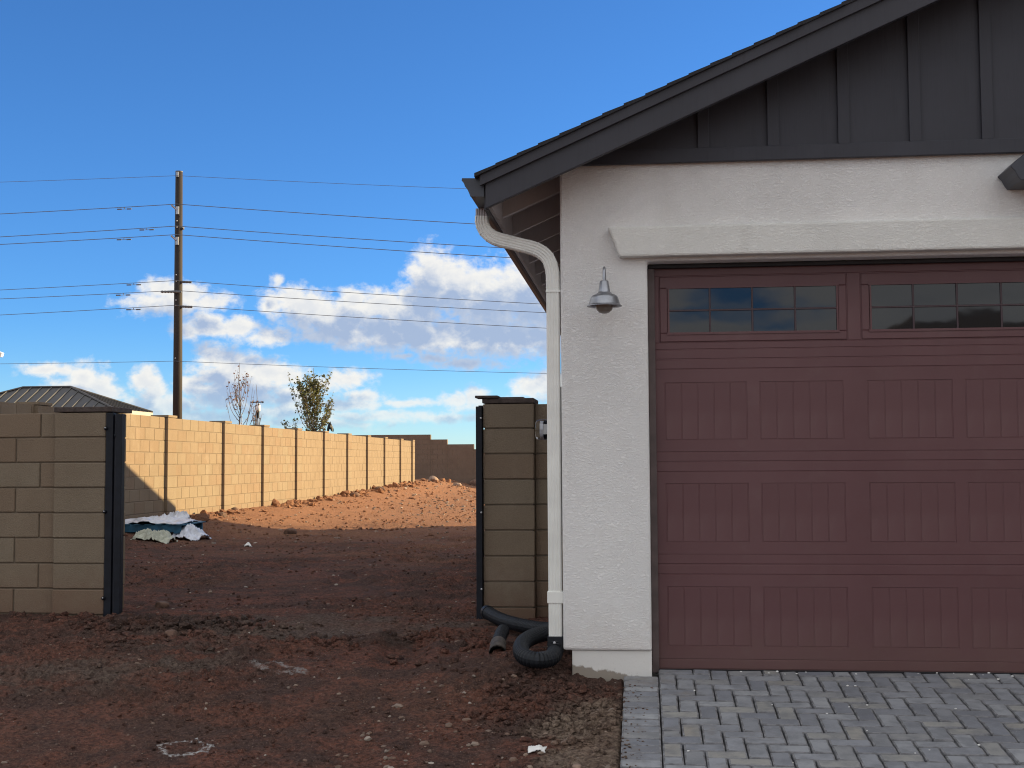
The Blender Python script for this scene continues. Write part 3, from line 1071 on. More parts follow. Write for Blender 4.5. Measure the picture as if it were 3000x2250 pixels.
        prof = [(-0.899, 1.648), (-1.022, 1.652), (-1.024, 1.638), (-1.012, 1.626), (-1.006, 1.606), (-0.992, 1.588), (-0.982, 1.566), (-0.976, 1.548), (-0.899, 1.545)]
        b = MB()
        b.prism([(mx(x), z) for x, z in prof], 'y', 7.135, 15.5)
        gt = b.build('gutter', GUTTER, house)
        b = MB()
        c0 = (-0.955, 1.60)
        b.prism([(mx(c0[0] + (x - c0[0]) * 1.05), c0[1] + (z - c0[1]) * 1.05) for x, z in prof], 'y', 7.126, 7.134)
        b.build('end_cap', GUTTER, gt)
    # short shaped beam under the middle of the gable
    b = MB()
    b.prism([(2.085, 1.643), (2.167, 1.718), (2.873, 1.718), (2.955, 1.643), (2.930, 1.615), (2.918, 1.588), (2.90, 1.563),
             (2.14, 1.563), (2.122, 1.588), (2.110, 1.615)], 'y', 7.18, 7.447)
    b.build('gable_bracket', GUTTER, house, bevel=0.004)

    # main roof inferred from the yard shadow; unseen wing added to shade the foreground
    b = MB()
    b.prism([(14, 2.04), (19, 3.96), (25.4, 1.50), (25.4, 1.64), (19, 4.10), (14, 2.18)], 'x', -1.0, 12)
    b.build('main_roof', SHINGLE, house)
    b = MB()
    b.prism([(15.0, 2.1), (19, 3.90), (24.5, 1.78), (24.5, -1.7), (15.6, -1.7), (15.6, 2.1)], 'x', -0.279, 11.5)
    b.build('main_wall', STUCCO, house)
    b = MB()
    b.box(6.3, 13, 4.6, 15, -1.9, 1.7)
    b.build('shade_wing_wall', STUCCO, house)
    b = MB()
    b.prism([(5.95, 1.62), (9.6, 3.2), (13.3, 1.62), (13.3, 1.5), (5.95, 1.5)], 'y', 4.3, 15.4)
    b.build('shade_wing_roof', SHINGLE, house)


def build_garage_door():
    X0, X1 = 0.062, 4.978
    J = [1.205, 0.612, -0.008, -0.622, -1.243]
    b = MB()
    b.box(X0, X1, 7.6027, 7.645, J[4], J[0])
    door = b.build('garage_door', DOOR, house)
    F = 7.600
    cache = {}

    def raised(name, x0, x1, z0, z1, y=F, c=0.003, mt=None):
        key = (name, round(x1 - x0, 4), round(z1 - z0, 4), y, c)
        if key not in cache:
            m = MB()
            lx, lz = (x1 - x0) / 2, (z1 - z0) / 2
            m.cbox(-lx, lx, y - F, 0.0045, -lz, lz, c)
            cache[key] = m.mesh(name, mt or DOOR)
        return part(name, cache[key], door, ((x0 + x1) / 2, F, (z0 + z1) / 2))

    def pair(n):
        return ((0.147 + 1.2 * n, 0.632 + 1.2 * n), (0.714 + 1.2 * n, 1.199 + 1.2 * n))
    rows = [(0.468, 0.127), (-0.141, -0.485), (-0.758, -1.103)]
    for i, (pt, pb) in enumerate(rows):
        jt, jb = J[i + 1], J[i + 2]
        raised('rail', X0, X1, jt - 0.058, jt - 0.003)
        raised('rail', X0, X1, jb + 0.003, jb + 0.059)
        spans = [s for n in range(4) for s in pair(n)]
        zt0, zb0 = jt - 0.062, jb + 0.063
        m = MB()

        def face(x0, x1, z0, z1):
            m.add([(x0, F, z0), (x1, F, z0), (x1, F, z1), (x0, F, z1)], [(0, 1, 2, 3)])

        def rim(x0, x1, z0, z1, inward):
            d = 0.003 * inward
            o = [(x0, F, z0), (x1, F, z0), (x1, F, z1), (x0, F, z1)]
            q = [(x0 + d, F + 0.0045, z0 + d), (x1 - d, F + 0.0045, z0 + d), (x1 - d, F + 0.0045, z1 - d), (x0 + d, F + 0.0045, z1 - d)]
            m.add(o + q, [(0, 1, 5, 4), (1, 2, 6, 5), (2, 3, 7, 6), (3, 0, 4, 7)])
        g = 0.005
        face(X0, X1, pt + g, zt0)
        face(X0, X1, zb0, pb - g)
        rim(X0, X1, zb0, zt0, -1)
        xs = X0
        for a, c in spans:
            face(xs, a - g, pb - g, pt + g)
            rim(a - g, c + g, pb - g, pt + g, 1)
            w = (c - a) / 5
            for k in range(5):
                raised('plank', a + w * k + 0.0018, a + w * (k + 1) - 0.0018, pb, pt, 7.6008, 0.0022)
            xs = c + g
        face(xs, X1, pb - g, pt + g)
        m.build('section_frame', DOOR, door, normals=False)
    # top section with the windows
    raised('rail', X0, X1, 0.615, 0.670)
    raised('rail', X0, X1, 0.674, 0.714)
    raised('rail', X0, X1, 1.122, 1.200)
    xs = X0
    rnd = random.Random(8)
    pm = []
    for n in range(4):
        o = 1.2 * n
        raised('stile', xs, 0.115 + o, 0.7145, 1.1215)
        xs = 1.237 + o
        f = MB()
        fx0, fx1, fz0, fz1 = 0.120 + o, 1.232 + o, 0.719, 1.117
        gx0, gx1, gz0, gz1 = 0.168 + o, 1.183 + o, 0.772, 1.047
        f.cbox(fx0, fx1, 7.5945, 7.6065, gz1, fz1, 0.004)
        f.cbox(fx0, fx1, 7.5945, 7.6065, fz0, gz0, 0.004)
        f.cbox(fx0, gx0, 7.5945, 7.6065, gz0 + 0.0003, gz1 - 0.0003, 0.004)
        f.cbox(gx1, fx1, 7.5945, 7.6065, gz0 + 0.0003, gz1 - 0.0003, 0.004)
        f.build('window_frame', DOOR, door)
        f = MB()
        t = 0.010
        f.box(gx0 + 0.0003, gx0 + t, 7.5895, 7.5943, gz0, gz1)
        f.box(gx1 - t, gx1 - 0.0003, 7.5895, 7.5943, gz0, gz1)
        f.box(gx0 - 0.006, gx1 + 0.006, 7.5888, 7.5941, gz1 - 0.004, gz1 + 0.010)
        f.box(gx0 - 0.006, gx1 + 0.006, 7.5888, 7.5941, gz0 - 0.010, gz0 + 0.004)
        f.build('window_bead', DOOR, door)
        wx, wz = (gx1 - gx0) / 4, (gz1 - gz0) / 2
        for i in range(4):
            for j in range(2):
                p = MB()
                p.box(-wx / 2 + 0.0005, wx / 2 - 0.0005, -0.0015, 0.0015, -wz / 2 + 0.0005, wz / 2 - 0.0005)
                if not pm:
                    pm.append(p.mesh('pane', PANE))
                q = part('pane', pm[0], door, (gx0 + wx * (i + 0.5), 7.6010, gz0 + wz * (j + 0.5)))
                q.rotation_euler = (rnd.gauss(0, 0.0025), 0, rnd.gauss(0, 0.0025))
        for i in range(1, 4):
            m = MB()
            m.cbox(gx0 + wx * i - 0.0055, gx0 + wx * i + 0.0055, 7.592, 7.5990, gz0, gz1, 0.002)
            m.build('muntin', MUNTIN, door)
        m = MB()
        m.cbox(gx0, gx1, 7.5912, 7.5988, gz0 + wz - 0.0055, gz0 + wz + 0.0055, 0.002)
        m.build('muntin', MUNTIN, door)
    raised('stile', xs, X1, 0.7145, 1.1215)
    # jamb, head seal, bottom seal
    b = MB()
    b.box(0.049, 0.090, 7.565, 7.598, -1.262, 1.165)
    b.build('jamb_stop', JAMB, house, bevel=0.003)
    b = MB()
    b.box(4.95, 4.991, 7.565, 7.598, -1.262, 1.165)
    b.build('jamb_stop', JAMB, house, bevel=0.003)
    b = MB()
    b.box(0.049, 4.991, 7.560, 7.598, 1.166, 1.190)
    b.build('head_stop', SEAL, house, bevel=0.003)
    b = MB()
    b.box(X0, X1, 7.598, 7.64, -1.268, -1.2435)
    b.build('bottom_seal', SEAL, door)
    b = MB()
    b.box(0.052, 4.99, 7.578, 7.70, -1.40, -1.2685)
    b.build('threshold', CONCRETE, house)


def spline(pts, n=8):
    pts = [Vector(p) for p in pts]
    out = []
    for i in range(len(pts) - 1):
        p0, p1, p2, p3 = pts[max(i - 1, 0)], pts[i], pts[i + 1], pts[min(i + 2, len(pts) - 1)]
        for k in range(n):
            t = k / n
            out.append(0.5 * ((2 * p1) + (p2 - p0) * t + (2 * p0 - 5 * p1 + 4 * p2 - p3) * t * t + (3 * p1 - p0 - 3 * p2 + p3) * t ** 3))
    out.append(pts[-1])
    return out


def ribbed_section(w, d, ribs=4):
    """rectangular downspout section with shallow flutes on the broad sides"""
    pts = []
    m = ribs * 4
    for i in range(m + 1):
        u = -w / 2 + 0.008 + (w - 0.016) * i / m
        pts.append((u, -d / 2 + (0.0028 if i % 4 in (1, 2) else 0.0)))
    pts += [(w / 2, -d / 2 + 0.008), (w / 2, d / 2 - 0.008)]
    for i in range(m + 1):
        u = w / 2 - 0.008 - (w - 0.016) * i / m
        pts.append((u, d / 2 - (0.0028 if i % 4 in (1, 2) else 0.0)))
    pts += [(-w / 2, d / 2 - 0.008), (-w / 2, -d / 2 + 0.008)]
    return pts


def build_downspout():
    W, D = 0.080, 0.062
    sec = ribbed_section(W, D)
    Yd = 7.505

    def sweep(path, scale=1.0):
        # section axis w lies in the x-z plane, d along y
        m = MB()
        P = [Vector(p) for p in path]
        k = len(sec)
        vs, fs = [], []
        for i, p in enumerate(P):
            t = (P[min(i + 1, len(P) - 1)] - P[max(i - 1, 0)]).normalized()
            a = Vector((-t.z, 0, t.x)).normalized()
            vs += [tuple(p + a * (u * scale) + Vector((0, w * scale, 0))) for u, w in sec]
        for i in range(len(P) - 1):
            fs += [(i * k + j, i * k + (j + 1) % k, (i + 1) * k + (j + 1) % k, (i + 1) * k + j) for j in range(k)]
        fs += [tuple(range(k)), tuple(range((len(P) - 1) * k, len(P) * k))]
        m.add(vs, fs)
        return m
    ds = sweep([(-0.523, Yd, 1.06), (-0.524, Yd, 0.0), (-0.523, Yd, -1.045)]).build('downspout', SPOUT, house)
    sweep([(-0.955, Yd, 1.546), (-0.955, Yd, 1.47)], 0.96).build('outlet', SOFFIT, ds)
    up = spline([(-0.955, Yd, 1.50), (-0.955, Yd, 1.46), (-0.935, Yd, 1.41), (-0.88, Yd, 1.365), (-0.80, Yd, 1.34)], 5)
    sweep(up, 1.03).build('elbow', SPOUT, ds)
    sweep([(-0.81, Yd, 1.343), (-0.67, Yd, 1.305)]).build('offset_pipe', SPOUT, ds)
    lo = spline([(-0.68, Yd, 1.308), (-0.61, Yd, 1.282), (-0.555, Yd, 1.235), (-0.528, Yd, 1.16), (-0.523, Yd, 1.08), (-0.523, Yd, 1.02)], 5)
    sweep(lo, 1.03).build('elbow', SPOUT, ds)
    # creases of the elbows
    for pts in (up, lo):
        for i in range(4, len(pts) - 3, 3):
            t = (pts[i + 1] - pts[i - 1]).normalized()
            sweep([pts[i] - t * 0.003, pts[i] + t * 0.003], 1.075).build('elbow_crease', SPOUT, ds)
    b = MB()
    b.box(-0.570, -0.474, Yd - 0.036, Yd + 0.034, -0.845, -0.775)
    b.build('strap', SPOUT, ds, bevel=0.004)
    b = MB()
    b.box(-0.566, -0.476, Yd - 0.034, Yd + 0.034, 1.02, 1.035)
    b.build('strap', SPOUT, ds, bevel=0.003)
    # black adapter
    b = MB()
    b.box(-0.570, -0.478, Yd - 0.040, Yd + 0.040, -1.125, -1.040)
    ad = b.build('adapter', BLACKPIPE, ds, bevel=0.004)
    b = MB()
    b.lathe((-0.528, Yd - 0.042, -1.075), [(0.0, -0.004), (0.008, -0.003), (0.009, 0.001)], 10, 'y')
    b.build('screw', STEEL, ad)


build_house()
build_garage_door()
build_downspout()


def corrugated(path, r, pitch=0.018):
    P = spline(path, 60)
    # resample evenly
    L = [0.0]
    for a, b_ in zip(P[:-1], P[1:]):
        L.append(L[-1] + (b_ - a).length)
    tot = L[-1]
    n = int(tot / (pitch / 4))
    out, rs = [], []
    j = 0
    for i in range(n + 1):
        s = tot * i / n
        while j < len(L) - 2 and L[j + 1] < s:
            j += 1
        t = (s - L[j]) / max(L[j + 1] - L[j], 1e-9)
        out.append(P[j].lerp(P[j + 1], t))
        rs.append(r * (1.0 if i % 4 in (0, 1) else 0.90))
    return out, rs


def build_pipes():
    t = thing('drain_pipe', 'black corrugated drain pipe looping from the white downspout across the dirt', 'pipe', (-0.7, 7.7, -1.22))
    p, r = corrugated([(-0.525, 7.505, -1.09), (-0.525, 7.475, -1.128), (-0.55, 7.39, -1.155), (-0.625, 7.33, -1.158), (-0.700, 7.38, -1.145), (-0.735, 7.52, -1.122),
                       (-0.725, 7.68, -1.100), (-0.68, 7.85, -1.092), (-0.62, 8.02, -1.095), (-0.57, 8.25, -1.110), (-0.62, 8.48, -1.135),
                       (-0.74, 8.66, -1.150), (-0.90, 8.90, -1.155), (-1.05, 9.20, -1.158), (-1.19, 9.55, -1.150)], 0.050)
    m = MB()
    m.tube(p, r, 16)
    m.build('pipe', BLACKPIPE, t)
    m = MB()
    e = Vector(p[-1])
    d = (Vector(p[-1]) - Vector(p[-9])).normalized()
    m.tube([e - d * 0.05, e + d * 0.004], 0.054, 18)
    m.build('end_cap', BLACKPIPE, t)
    t2 = thing('pipe_fitting', 'short dusty black pipe stub with an open end facing the driveway', 'pipe', (-0.95, 8.2, -1.24))
    p, r = corrugated([(-0.965, 8.62, -1.165), (-0.96, 8.40, -1.178), (-0.945, 8.16, -1.192)], 0.046)
    m = MB()
    m.tube(p, r, 16, cap=False)
    m.build('pipe', BLACKPIPE, t2)
    m = MB()
    n = 20
    a, b_ = Vector((-0.947, 8.19, -1.190)), Vector((-0.925, 7.93, -1.212))
    m.tube([a, a.lerp(b_, 0.05), a.lerp(b_, 0.96), b_], [0.046, 0.054, 0.054, 0.052], n, cap=False)
    m.tube([b_, b_.lerp(a, 0.9)], [0.045, 0.045], n, cap=False)
    m.build('open_sleeve', DUSTYPIPE, t2, smooth=True, normals=False)
    m = MB()
    c = b_.lerp(a, 0.85)
    dirn = (b_ - a).normalized()
    m.tube([c, c + dirn * 0.004], 0.045, n)
    m.build('dark_inside', SEAL, t2)


build_pipes()


def build_lamp():
    c = (-0.206, 7.25)
    t = thing('wall_lamp', 'galvanised barn style wall lamp on white stucco beside the garage door', 'lamp', (-0.206, 7.45, 1.06))
    m = MB()
    m.lathe((c[0], 7.449, 0.975), [(0.0, -0.022), (0.03, -0.020), (0.048, -0.008), (0.05, 0.0)], 24, 'y')
    m.build('back_plate', GALV, t, smooth=True)
    m = MB()
    m.tube(spline([(c[0], 7.44, 0.975), (c[0], 7.405, 1.00), (c[0], 7.385, 1.07), (c[0], 7.355, 1.12), (c[0], 7.305, 1.136), (c[0], 7.262, 1.120), (c[0], 7.25, 1.085), (c[0], 7.25, 1.04)], 6), 0.0085, 12)
    m.build('arm', GALV, t, smooth=True)
    prof = [(0.0, 1.051), (0.022, 1.051), (0.0255, 1.047), (0.034, 0.990), (0.038, 0.981), (0.050, 0.973), (0.068, 0.966), (0.0775, 0.957), (0.0815, 0.948),
            (0.091, 0.915), (0.096, 0.908), (0.103, 0.9035), (0.103, 0.9010), (0.094, 0.905), (0.080, 0.945), (0.070, 0.955), (0.03, 0.968)]
    m = MB()
    m.lathe((c[0], c[1], 0), prof, 48)
    o = m.build('shade', GALV, t, smooth=True)
    e = o.modifiers.new('split', 'EDGE_SPLIT')
    e.split_angle = rad(40)
    prof = [(0.030, 0.960), (0.052, 0.935), (0.054, 0.912), (0.052, 0.896), (0.044, 0.878), (0.030, 0.865), (0.014, 0.859), (0.0, 0.858)]
    m = MB()
    m.lathe((c[0], c[1], 0), prof, 32)
    m.build('globe', GLOBE, t, smooth=True)


build_lamp()


def build_meter():
    t = thing('electric_meter', 'round glass electric meter on the side wall behind the downspout', 'meter', (-0.50, 8.8, 0.2))
    m = MB()
    m.box(-0.600, -0.477, 8.60, 9.02, -0.45, 0.515)
    m.build('cabinet', PANELBOX, t, bevel=0.006)
    m = MB()
    m.lathe((-0.600, 8.80, 0.222), [(0.088, 0.0), (0.088, -0.035), (0.076, -0.042), (0.074, 0.0)], 28, 'x')
    m.build('ring', GALV, t, smooth=True)
    m = MB()
    m.lathe((-0.60, 8.80, 0.222), [(0.072, -0.03), (0.072, -0.115), (0.068, -0.135), (0.055, -0.143), (0.0, -0.145)], 28, 'x')
    m.build('glass_dome', METERGLASS, t, smooth=True)
    m = MB()
    m.lathe((-0.60, 8.80, 0.222), [(0.060, -0.03), (0.060, -0.085), (0.0, -0.086)], 24, 'x')
    m.build('meter_body', BLACKSTEEL, t)
    m = MB()
    m.lathe((-0.60, 8.80, 0.222), [(0.056, -0.088), (0.056, -0.112), (0.0, -0.113)], 24, 'x')
    m.build('dial', DIAL, t)
    m = MB()
    m.box(-0.685, -0.655, 8.737, 8.739, 0.19, 0.26)
    m.build('label_plate', SCRAP, t)


def m_clear():
    m, k, b, v = mat('clear_meter_glass')
    setc(k, b, (0.93, 0.95, 0.97))
    b.inputs['Roughness'].default_value = 0.03
    b.inputs['Transmission Weight'].default_value = 1.0
    b.inputs['IOR'].default_value = 1.12
    return m


METERGLASS = m_clear()
build_meter()

# ------------------------------------------------------------------ block walls
BH, BL = 0.2032, 0.4064
BLOCKS = {}


def block_mesh(lx, ly, lz, seed=0):
    key = (round(lx, 3), round(ly, 3), round(lz, 3), seed)
    if key not in BLOCKS:
        me = chamfer_box(lx, ly, lz, 0.005, 0.001, seed, 1)
        me.name = 'block'
        me.materials.append(BLOCK)
        me.materials.append(BLOCK)
        BLOCKS[key] = me
    return BLOCKS[key]


def put_block(parent, x0, x1, y0, y1, z0, z1, name='block', seed=0, mt=None):
    me = block_mesh(x1 - x0, y1 - y0, z1 - z0, seed)
    return part(name, me, parent, ((x0 + x1) / 2, (y0 + y1) / 2, (z0 + z1) / 2))


JT = 0.011


def gate_walls():
    rnd = random.Random(3)
    # ---- left: short wall and pier
    w = thing('block_wall', 'shaded tan block wall with a wider end pier left of the gateway', 'wall', (-4.7, 9.7, -1.22))
    m = MB()
    m.box(-8.13, -4.26, 9.612, 9.79, -1.75, 0.400)
    m.build('mortar', MORTAR, w)
    tops = [0.212 - 0.2008 * i for i in range(10)]
    for ci in range(10):
        z1 = 0.407 if ci == 0 else tops[ci - 1] - JT / 2
        z0 = tops[ci] + JT / 2
        if ci == 0:
            z1 = 0.407
        off = 0.0 if ci % 2 else BL / 2
        # vertical joints measured on the visible courses
        x = -4.815 - (0.205 if ci % 2 else 0.0)
        edges = [-4.668, x]
        while x > -8.1:
            x -= BL
            edges.append(max(x, -8.13))
        for a, b_ in zip(edges[:-1], edges[1:]):
            if a - b_ > 0.03:
                put_block(w, b_ + JT / 2, a - JT / 2, 9.600, 9.80, z0, z1)
    # pier: one block per course
    pier = 9.55
    for ci in range(10):
        z1 = 0.407 if ci == 0 else tops[ci - 1] - JT / 2
        z0 = tops[ci] + JT / 2
        j = rnd.uniform(-0.004, 0.004)
        put_block(w, -4.672 + j, -4.246 + j, pier + rnd.uniform(-0.003, 0.003), 9.95, z0, z1, seed=ci % 3)
    m = MB()
    m.box(-4.665, -4.255, 9.562, 9.94, -1.75, 0.40)
    m.build('mortar', MORTAR, w)
    m = MB()
    m.box(-4.682, -4.20, 9.545, 9.955, 0.414, 0.456)
    m.build('cap', CAPM, w, bevel=0.006)
    # ---- right: pier and return to the house
    w = thing('block_wall', 'shaded tan block pier and wall stub between the gateway and the house', 'wall', (-1.05, 9.9, -1.24))
    tops = [0.262 - 0.2013 * i for i in range(10)]
    for ci in range(9):
        z1 = 0.456 if ci == 0 else tops[ci - 1] - JT / 2
        z0 = tops[ci] + JT / 2
        j = rnd.uniform(-0.003, 0.003)
        put_block(w, -1.252 + j, -0.848 + j, 9.83 + rnd.uniform(-0.003, 0.003), 10.23, z0, z1, seed=ci % 3)
        put_block(w, -0.842, -0.478, 9.90, 10.10, z0, z1)
    m = MB()
    m.box(-1.24, -0.86, 9.842, 10.22, -1.75, 0.44)
    m.box(-0.861, -0.479, 9.912, 10.09, -1.75, 0.44)
    m.build('mortar', MORTAR, w)
    m = MB()
    m.box(-1.258, -0.843, 9.822, 10.24, 0.462, 0.503)
    m.build('cap', CAPM, w, bevel=0.008)
    m = MB()
    m.box(-1.20, -0.93, 9.84, 10.2, 0.5035, 0.512)
    m.build('cap_bed', CAPM, w)
    m = MB()
    m.box(-1.312, -1.130, 9.80, 10.0, 0.5045, 0.524)
    m.build('loose_plate', CAPM, w, bevel=0.004)


def gate_posts():
    t = thing('gate_post', 'black steel gate post bolted to the left block pier', 'gate post', (-4.18, 9.6, -1.2))
    m = MB()
    m.box(-4.241, -4.182, 9.538, 9.60, -1.5, 0.405)
    m.build('tube', BLACKSTEEL, t, bevel=0.004)
    m = MB()
    m.box(-4.1815, -4.160, 9.565, 9.60, -1.5, 0.392)
    m.build('web_plate', GUTTER, t, bevel=0.002)
    m = MB()
    m.box(-4.1595, -4.108, 9.538, 9.60, -1.5, 0.396)
    m.build('tube', BLACKSTEEL, t, bevel=0.004)
    for z in (0.281, -0.38, -1.06):
        m = MB()
        m.lathe((-4.240, 9.532, z), [(0.0, -0.016), (0.010, -0.014), (0.015, -0.004), (0.016, 0.006)], 12, 'y')
        m.build('bolt', BLACKSTEEL, t, smooth=True)
        m = MB()
        m.lathe((-4.238, 9.517, z + 0.004), [(0.0, -0.006), (0.005, -0.004), (0.006, 0.004)], 8, 'y')
        m.build('bolt_head', STEEL, t)
    m = MB()
    m.lathe((-4.170, 9.56, 0.225), [(0.0, -0.014), (0.012, -0.012), (0.014, 0.006)], 12, 'y')
    m.build('latch_pin', BLACKSTEEL, t)
    t = thing('gate_post', 'black steel gate post bolted to the right block pier', 'gate post', (-1.28, 9.83, -1.2))
    m = MB()
    m.box(-1.306, -1.257, 9.80, 9.86, -1.5, 0.438)
    m.build('tube', BLACKSTEEL, t, bevel=0.004)
    m = MB()
    m.box(-1.292, -1.256, 9.865, 9.90, -1.5, 0.448)
    m.build('back_plate', BLACKSTEEL, t)
    for z in (0.345, -0.40, -1.0):
        m = MB()
        m.lathe((-1.264, 9.798, z), [(0.0, -0.010), (0.007, -0.008), (0.008, 0.004)], 10, 'y')
        m.build('bolt', STEEL, t)


def side_wall():
    """the long sunlit wall: face at X = -8.2, pilasters every 2.6 m"""
    FX = -8.2
    posts = [11.0, 13.65, 16.15, 18.55, 20.84, 23.80, 26.36, 29.00, 31.60, 34.18, 36.70, 39.24, 41.88, 44.06]
    w = thing('yard_wall', 'long sunlit tan block wall with pilasters running down the yard', 'wall', (FX, 27, -1.1))
    far = MB()
    count = 0
    topz = {}
    for i, y in enumerate(posts):
        topz[i] = 0.792 - 0.0018 * (y - 20.8)
    rnd = random.Random(12)
    for i in range(-1, len(posts) - 1):
        ya = 9.82 if i < 0 else posts[i] + 0.40
        yb = posts[i + 1]
        zt_ = topz[max(i, 0)]
        single = (i >= 0 and posts[i] > 18 and count < 240)
        m = MB()
        m.box(FX - 0.19, FX - 0.006, ya, yb, -1.75, zt_ - 0.01)
        m.build('mortar', MORTAR, w)
        for ci in range(11):
            z1 = zt_ - BH * ci - (0 if ci == 0 else JT / 2)
            z0 = zt_ - BH * (ci + 1) + JT / 2
            y = ya
            first = BL / 2 if ci % 2 else BL
            y1 = ya + first
            while y < yb - 0.02:
                e = min(y1, yb)
                x1 = FX + rnd.uniform(-0.0015, 0.0015)
                if e - y > 0.02:
                    if single:
                        put_block(w, FX - 0.2, FX, y + JT / 2, e - JT / 2, z0, z1)
                        count += 1
                    else:
                        far.box(FX - 0.2, x1, y + JT / 2, e - JT / 2, z0, z1)
                y = y1
                y1 += BL
    for i, y in enumerate(posts):
        zt_ = topz[i] + 0.045
        if i == 5:
            pass
        for ci in range(11):
            z1 = zt_ - 0.045 - BH * ci - JT / 2
            z0 = zt_ - 0.045 - BH * (ci + 1) + JT / 2
            if 18 < y < 35:
                put_block(w, FX - 0.25, FX + 0.055, y, y + 0.398, z0, z1, 'pilaster_block')
                count += 1
            else:
                far.box(FX - 0.25, FX + 0.055, y, y + 0.398, z0, z1)
        m = MB()
        m.box(FX - 0.262, FX + 0.062, y - 0.008, y + 0.406, zt_ - 0.040, zt_)
        m.build('cap', BLOCK, w, bevel=0.004)
        m = MB()
        m.box(FX - 0.24, FX + 0.048, y + 0.008, y + 0.39, -1.75, zt_ - 0.045)
        m.build('mortar', MORTAR, w)
    o = far.build('far_blocks', BLOCK, w)
    o['kind'] = 'stuff'
    return count


def back_wall():
    w = thing('back_wall', 'dark shaded block wall stepping down across the far end of the yard', 'wall', (-7.5, 50.5, -1.0))
    Y0 = 50.5
    segs = [(-14.0, -8.60, 1.127), (-8.60, -7.912, 0.924), (-7.912, -6.813, 0.721), (-6.813, -2.0, 0.518), (-2.0, 4.0, 0.315)]
    m = MB()
    core = MB()
    capm = MB()
    for a, b_, top in segs:
        core.box(a, b_, Y0 + 0.006, Y0 + 0.19, -1.9, top - 0.01)
        z = top
        r = int(round((1.127 - top) / BH))
        while z > -1.8:
            off = BL / 2 if r % 2 else 0
            x = -14.0 - off
            while x < b_:
                x0, x1 = max(x, a), min(x + BL, b_)
                if x1 - x0 > 0.03:
                    m.box(x0 + JT / 2, x1 - JT / 2, Y0, Y0 + 0.2, z - BH + JT / 2, z - JT / 2)
                x += BL
            z -= BH
            r += 1
    core.build('mortar', MORTAR, w)
    o = m.build('block_courses', BROWNBLOCK, w)
    o['kind'] = 'stuff'


gate_walls()
gate_posts()
side_wall()
back_wall()

# ------------------------------------------------------------------ stones and clods
ICO_V = []
PHI = (1 + 5 ** 0.5) / 2
for a, b_ in ((1, PHI),):
    for s1 in (-1, 1):
        for s2 in (-1, 1):
            ICO_V += [(0, s1 * a, s2 * b_), (s1 * a, s2 * b_, 0), (s2 * b_, 0, s1 * a)]
ICO_V = np.array(ICO_V) / math.sqrt(1 + PHI * PHI)


def ico_faces():
    F = []
    n = len(ICO_V)
    d = np.linalg.norm(ICO_V[:, None] - ICO_V[None], axis=2)
    e = d[d > 0.1].min() * 1.05
    for i in range(n):
        for j in range(i + 1, n):
            for k in range(j + 1, n):
                if d[i, j] < e and d[j, k] < e and d[i, k] < e:
                    a, b2, c = ICO_V[i], ICO_V[j], ICO_V[k]
                    if np.dot(np.cross(b2 - a, c - a), a + b2 + c) < 0:
                        F.append((i, k, j))
                    else:
                        F.append((i, j, k))
    return np.array(F)


ICO_F = ico_faces()


def scatter(name, material, spots, label, sink=0.35, flat=0.65, jit=0.22, seed=1):
    rng = np.random.default_rng(seed)
    n = len(spots)
    V = np.repeat(ICO_V[None], n, 0) * (1 + rng.uniform(-jit, jit, (n, 12, 1)))
    V = V * rng.uniform(0.7, 1.25, (n, 1, 3)) * np.array([1, 1, flat])
    ang = rng.uniform(0, 2 * PI, n)
    c, s = np.cos(ang)[:, None], np.sin(ang)[:, None]
    x = V[:, :, 0] * c - V[:, :, 1] * s
    y = V[:, :, 0] * s + V[:, :, 1] * c
    V = np.stack([x, y, V[:, :, 2]], 2)
    sp = np.array(spots)
    V = V * sp[:, 2][:, None, None]
    gzv = ground(sp[:, 0], sp[:, 1])
    V[:, :, 0] += sp[:, 0][:, None]
    V[:, :, 1] += sp[:, 1][:, None]
    V[:, :, 2] += (gzv + sp[:, 2] * (flat - sink - 0.2))[:, None]
    F = (ICO_F[None] + (np.arange(n) * 12)[:, None, None]).reshape(-1, 3)
    me = bpy.data.meshes.new(name)
    me.from_pydata(V.reshape(-1, 3).tolist(), [], F.tolist())
    me.materials.append(material)
    o = bpy.data.objects.new(name, me)
    place(o, (0, 0, 0))
    tag(o, label, kind='stuff')
    return o


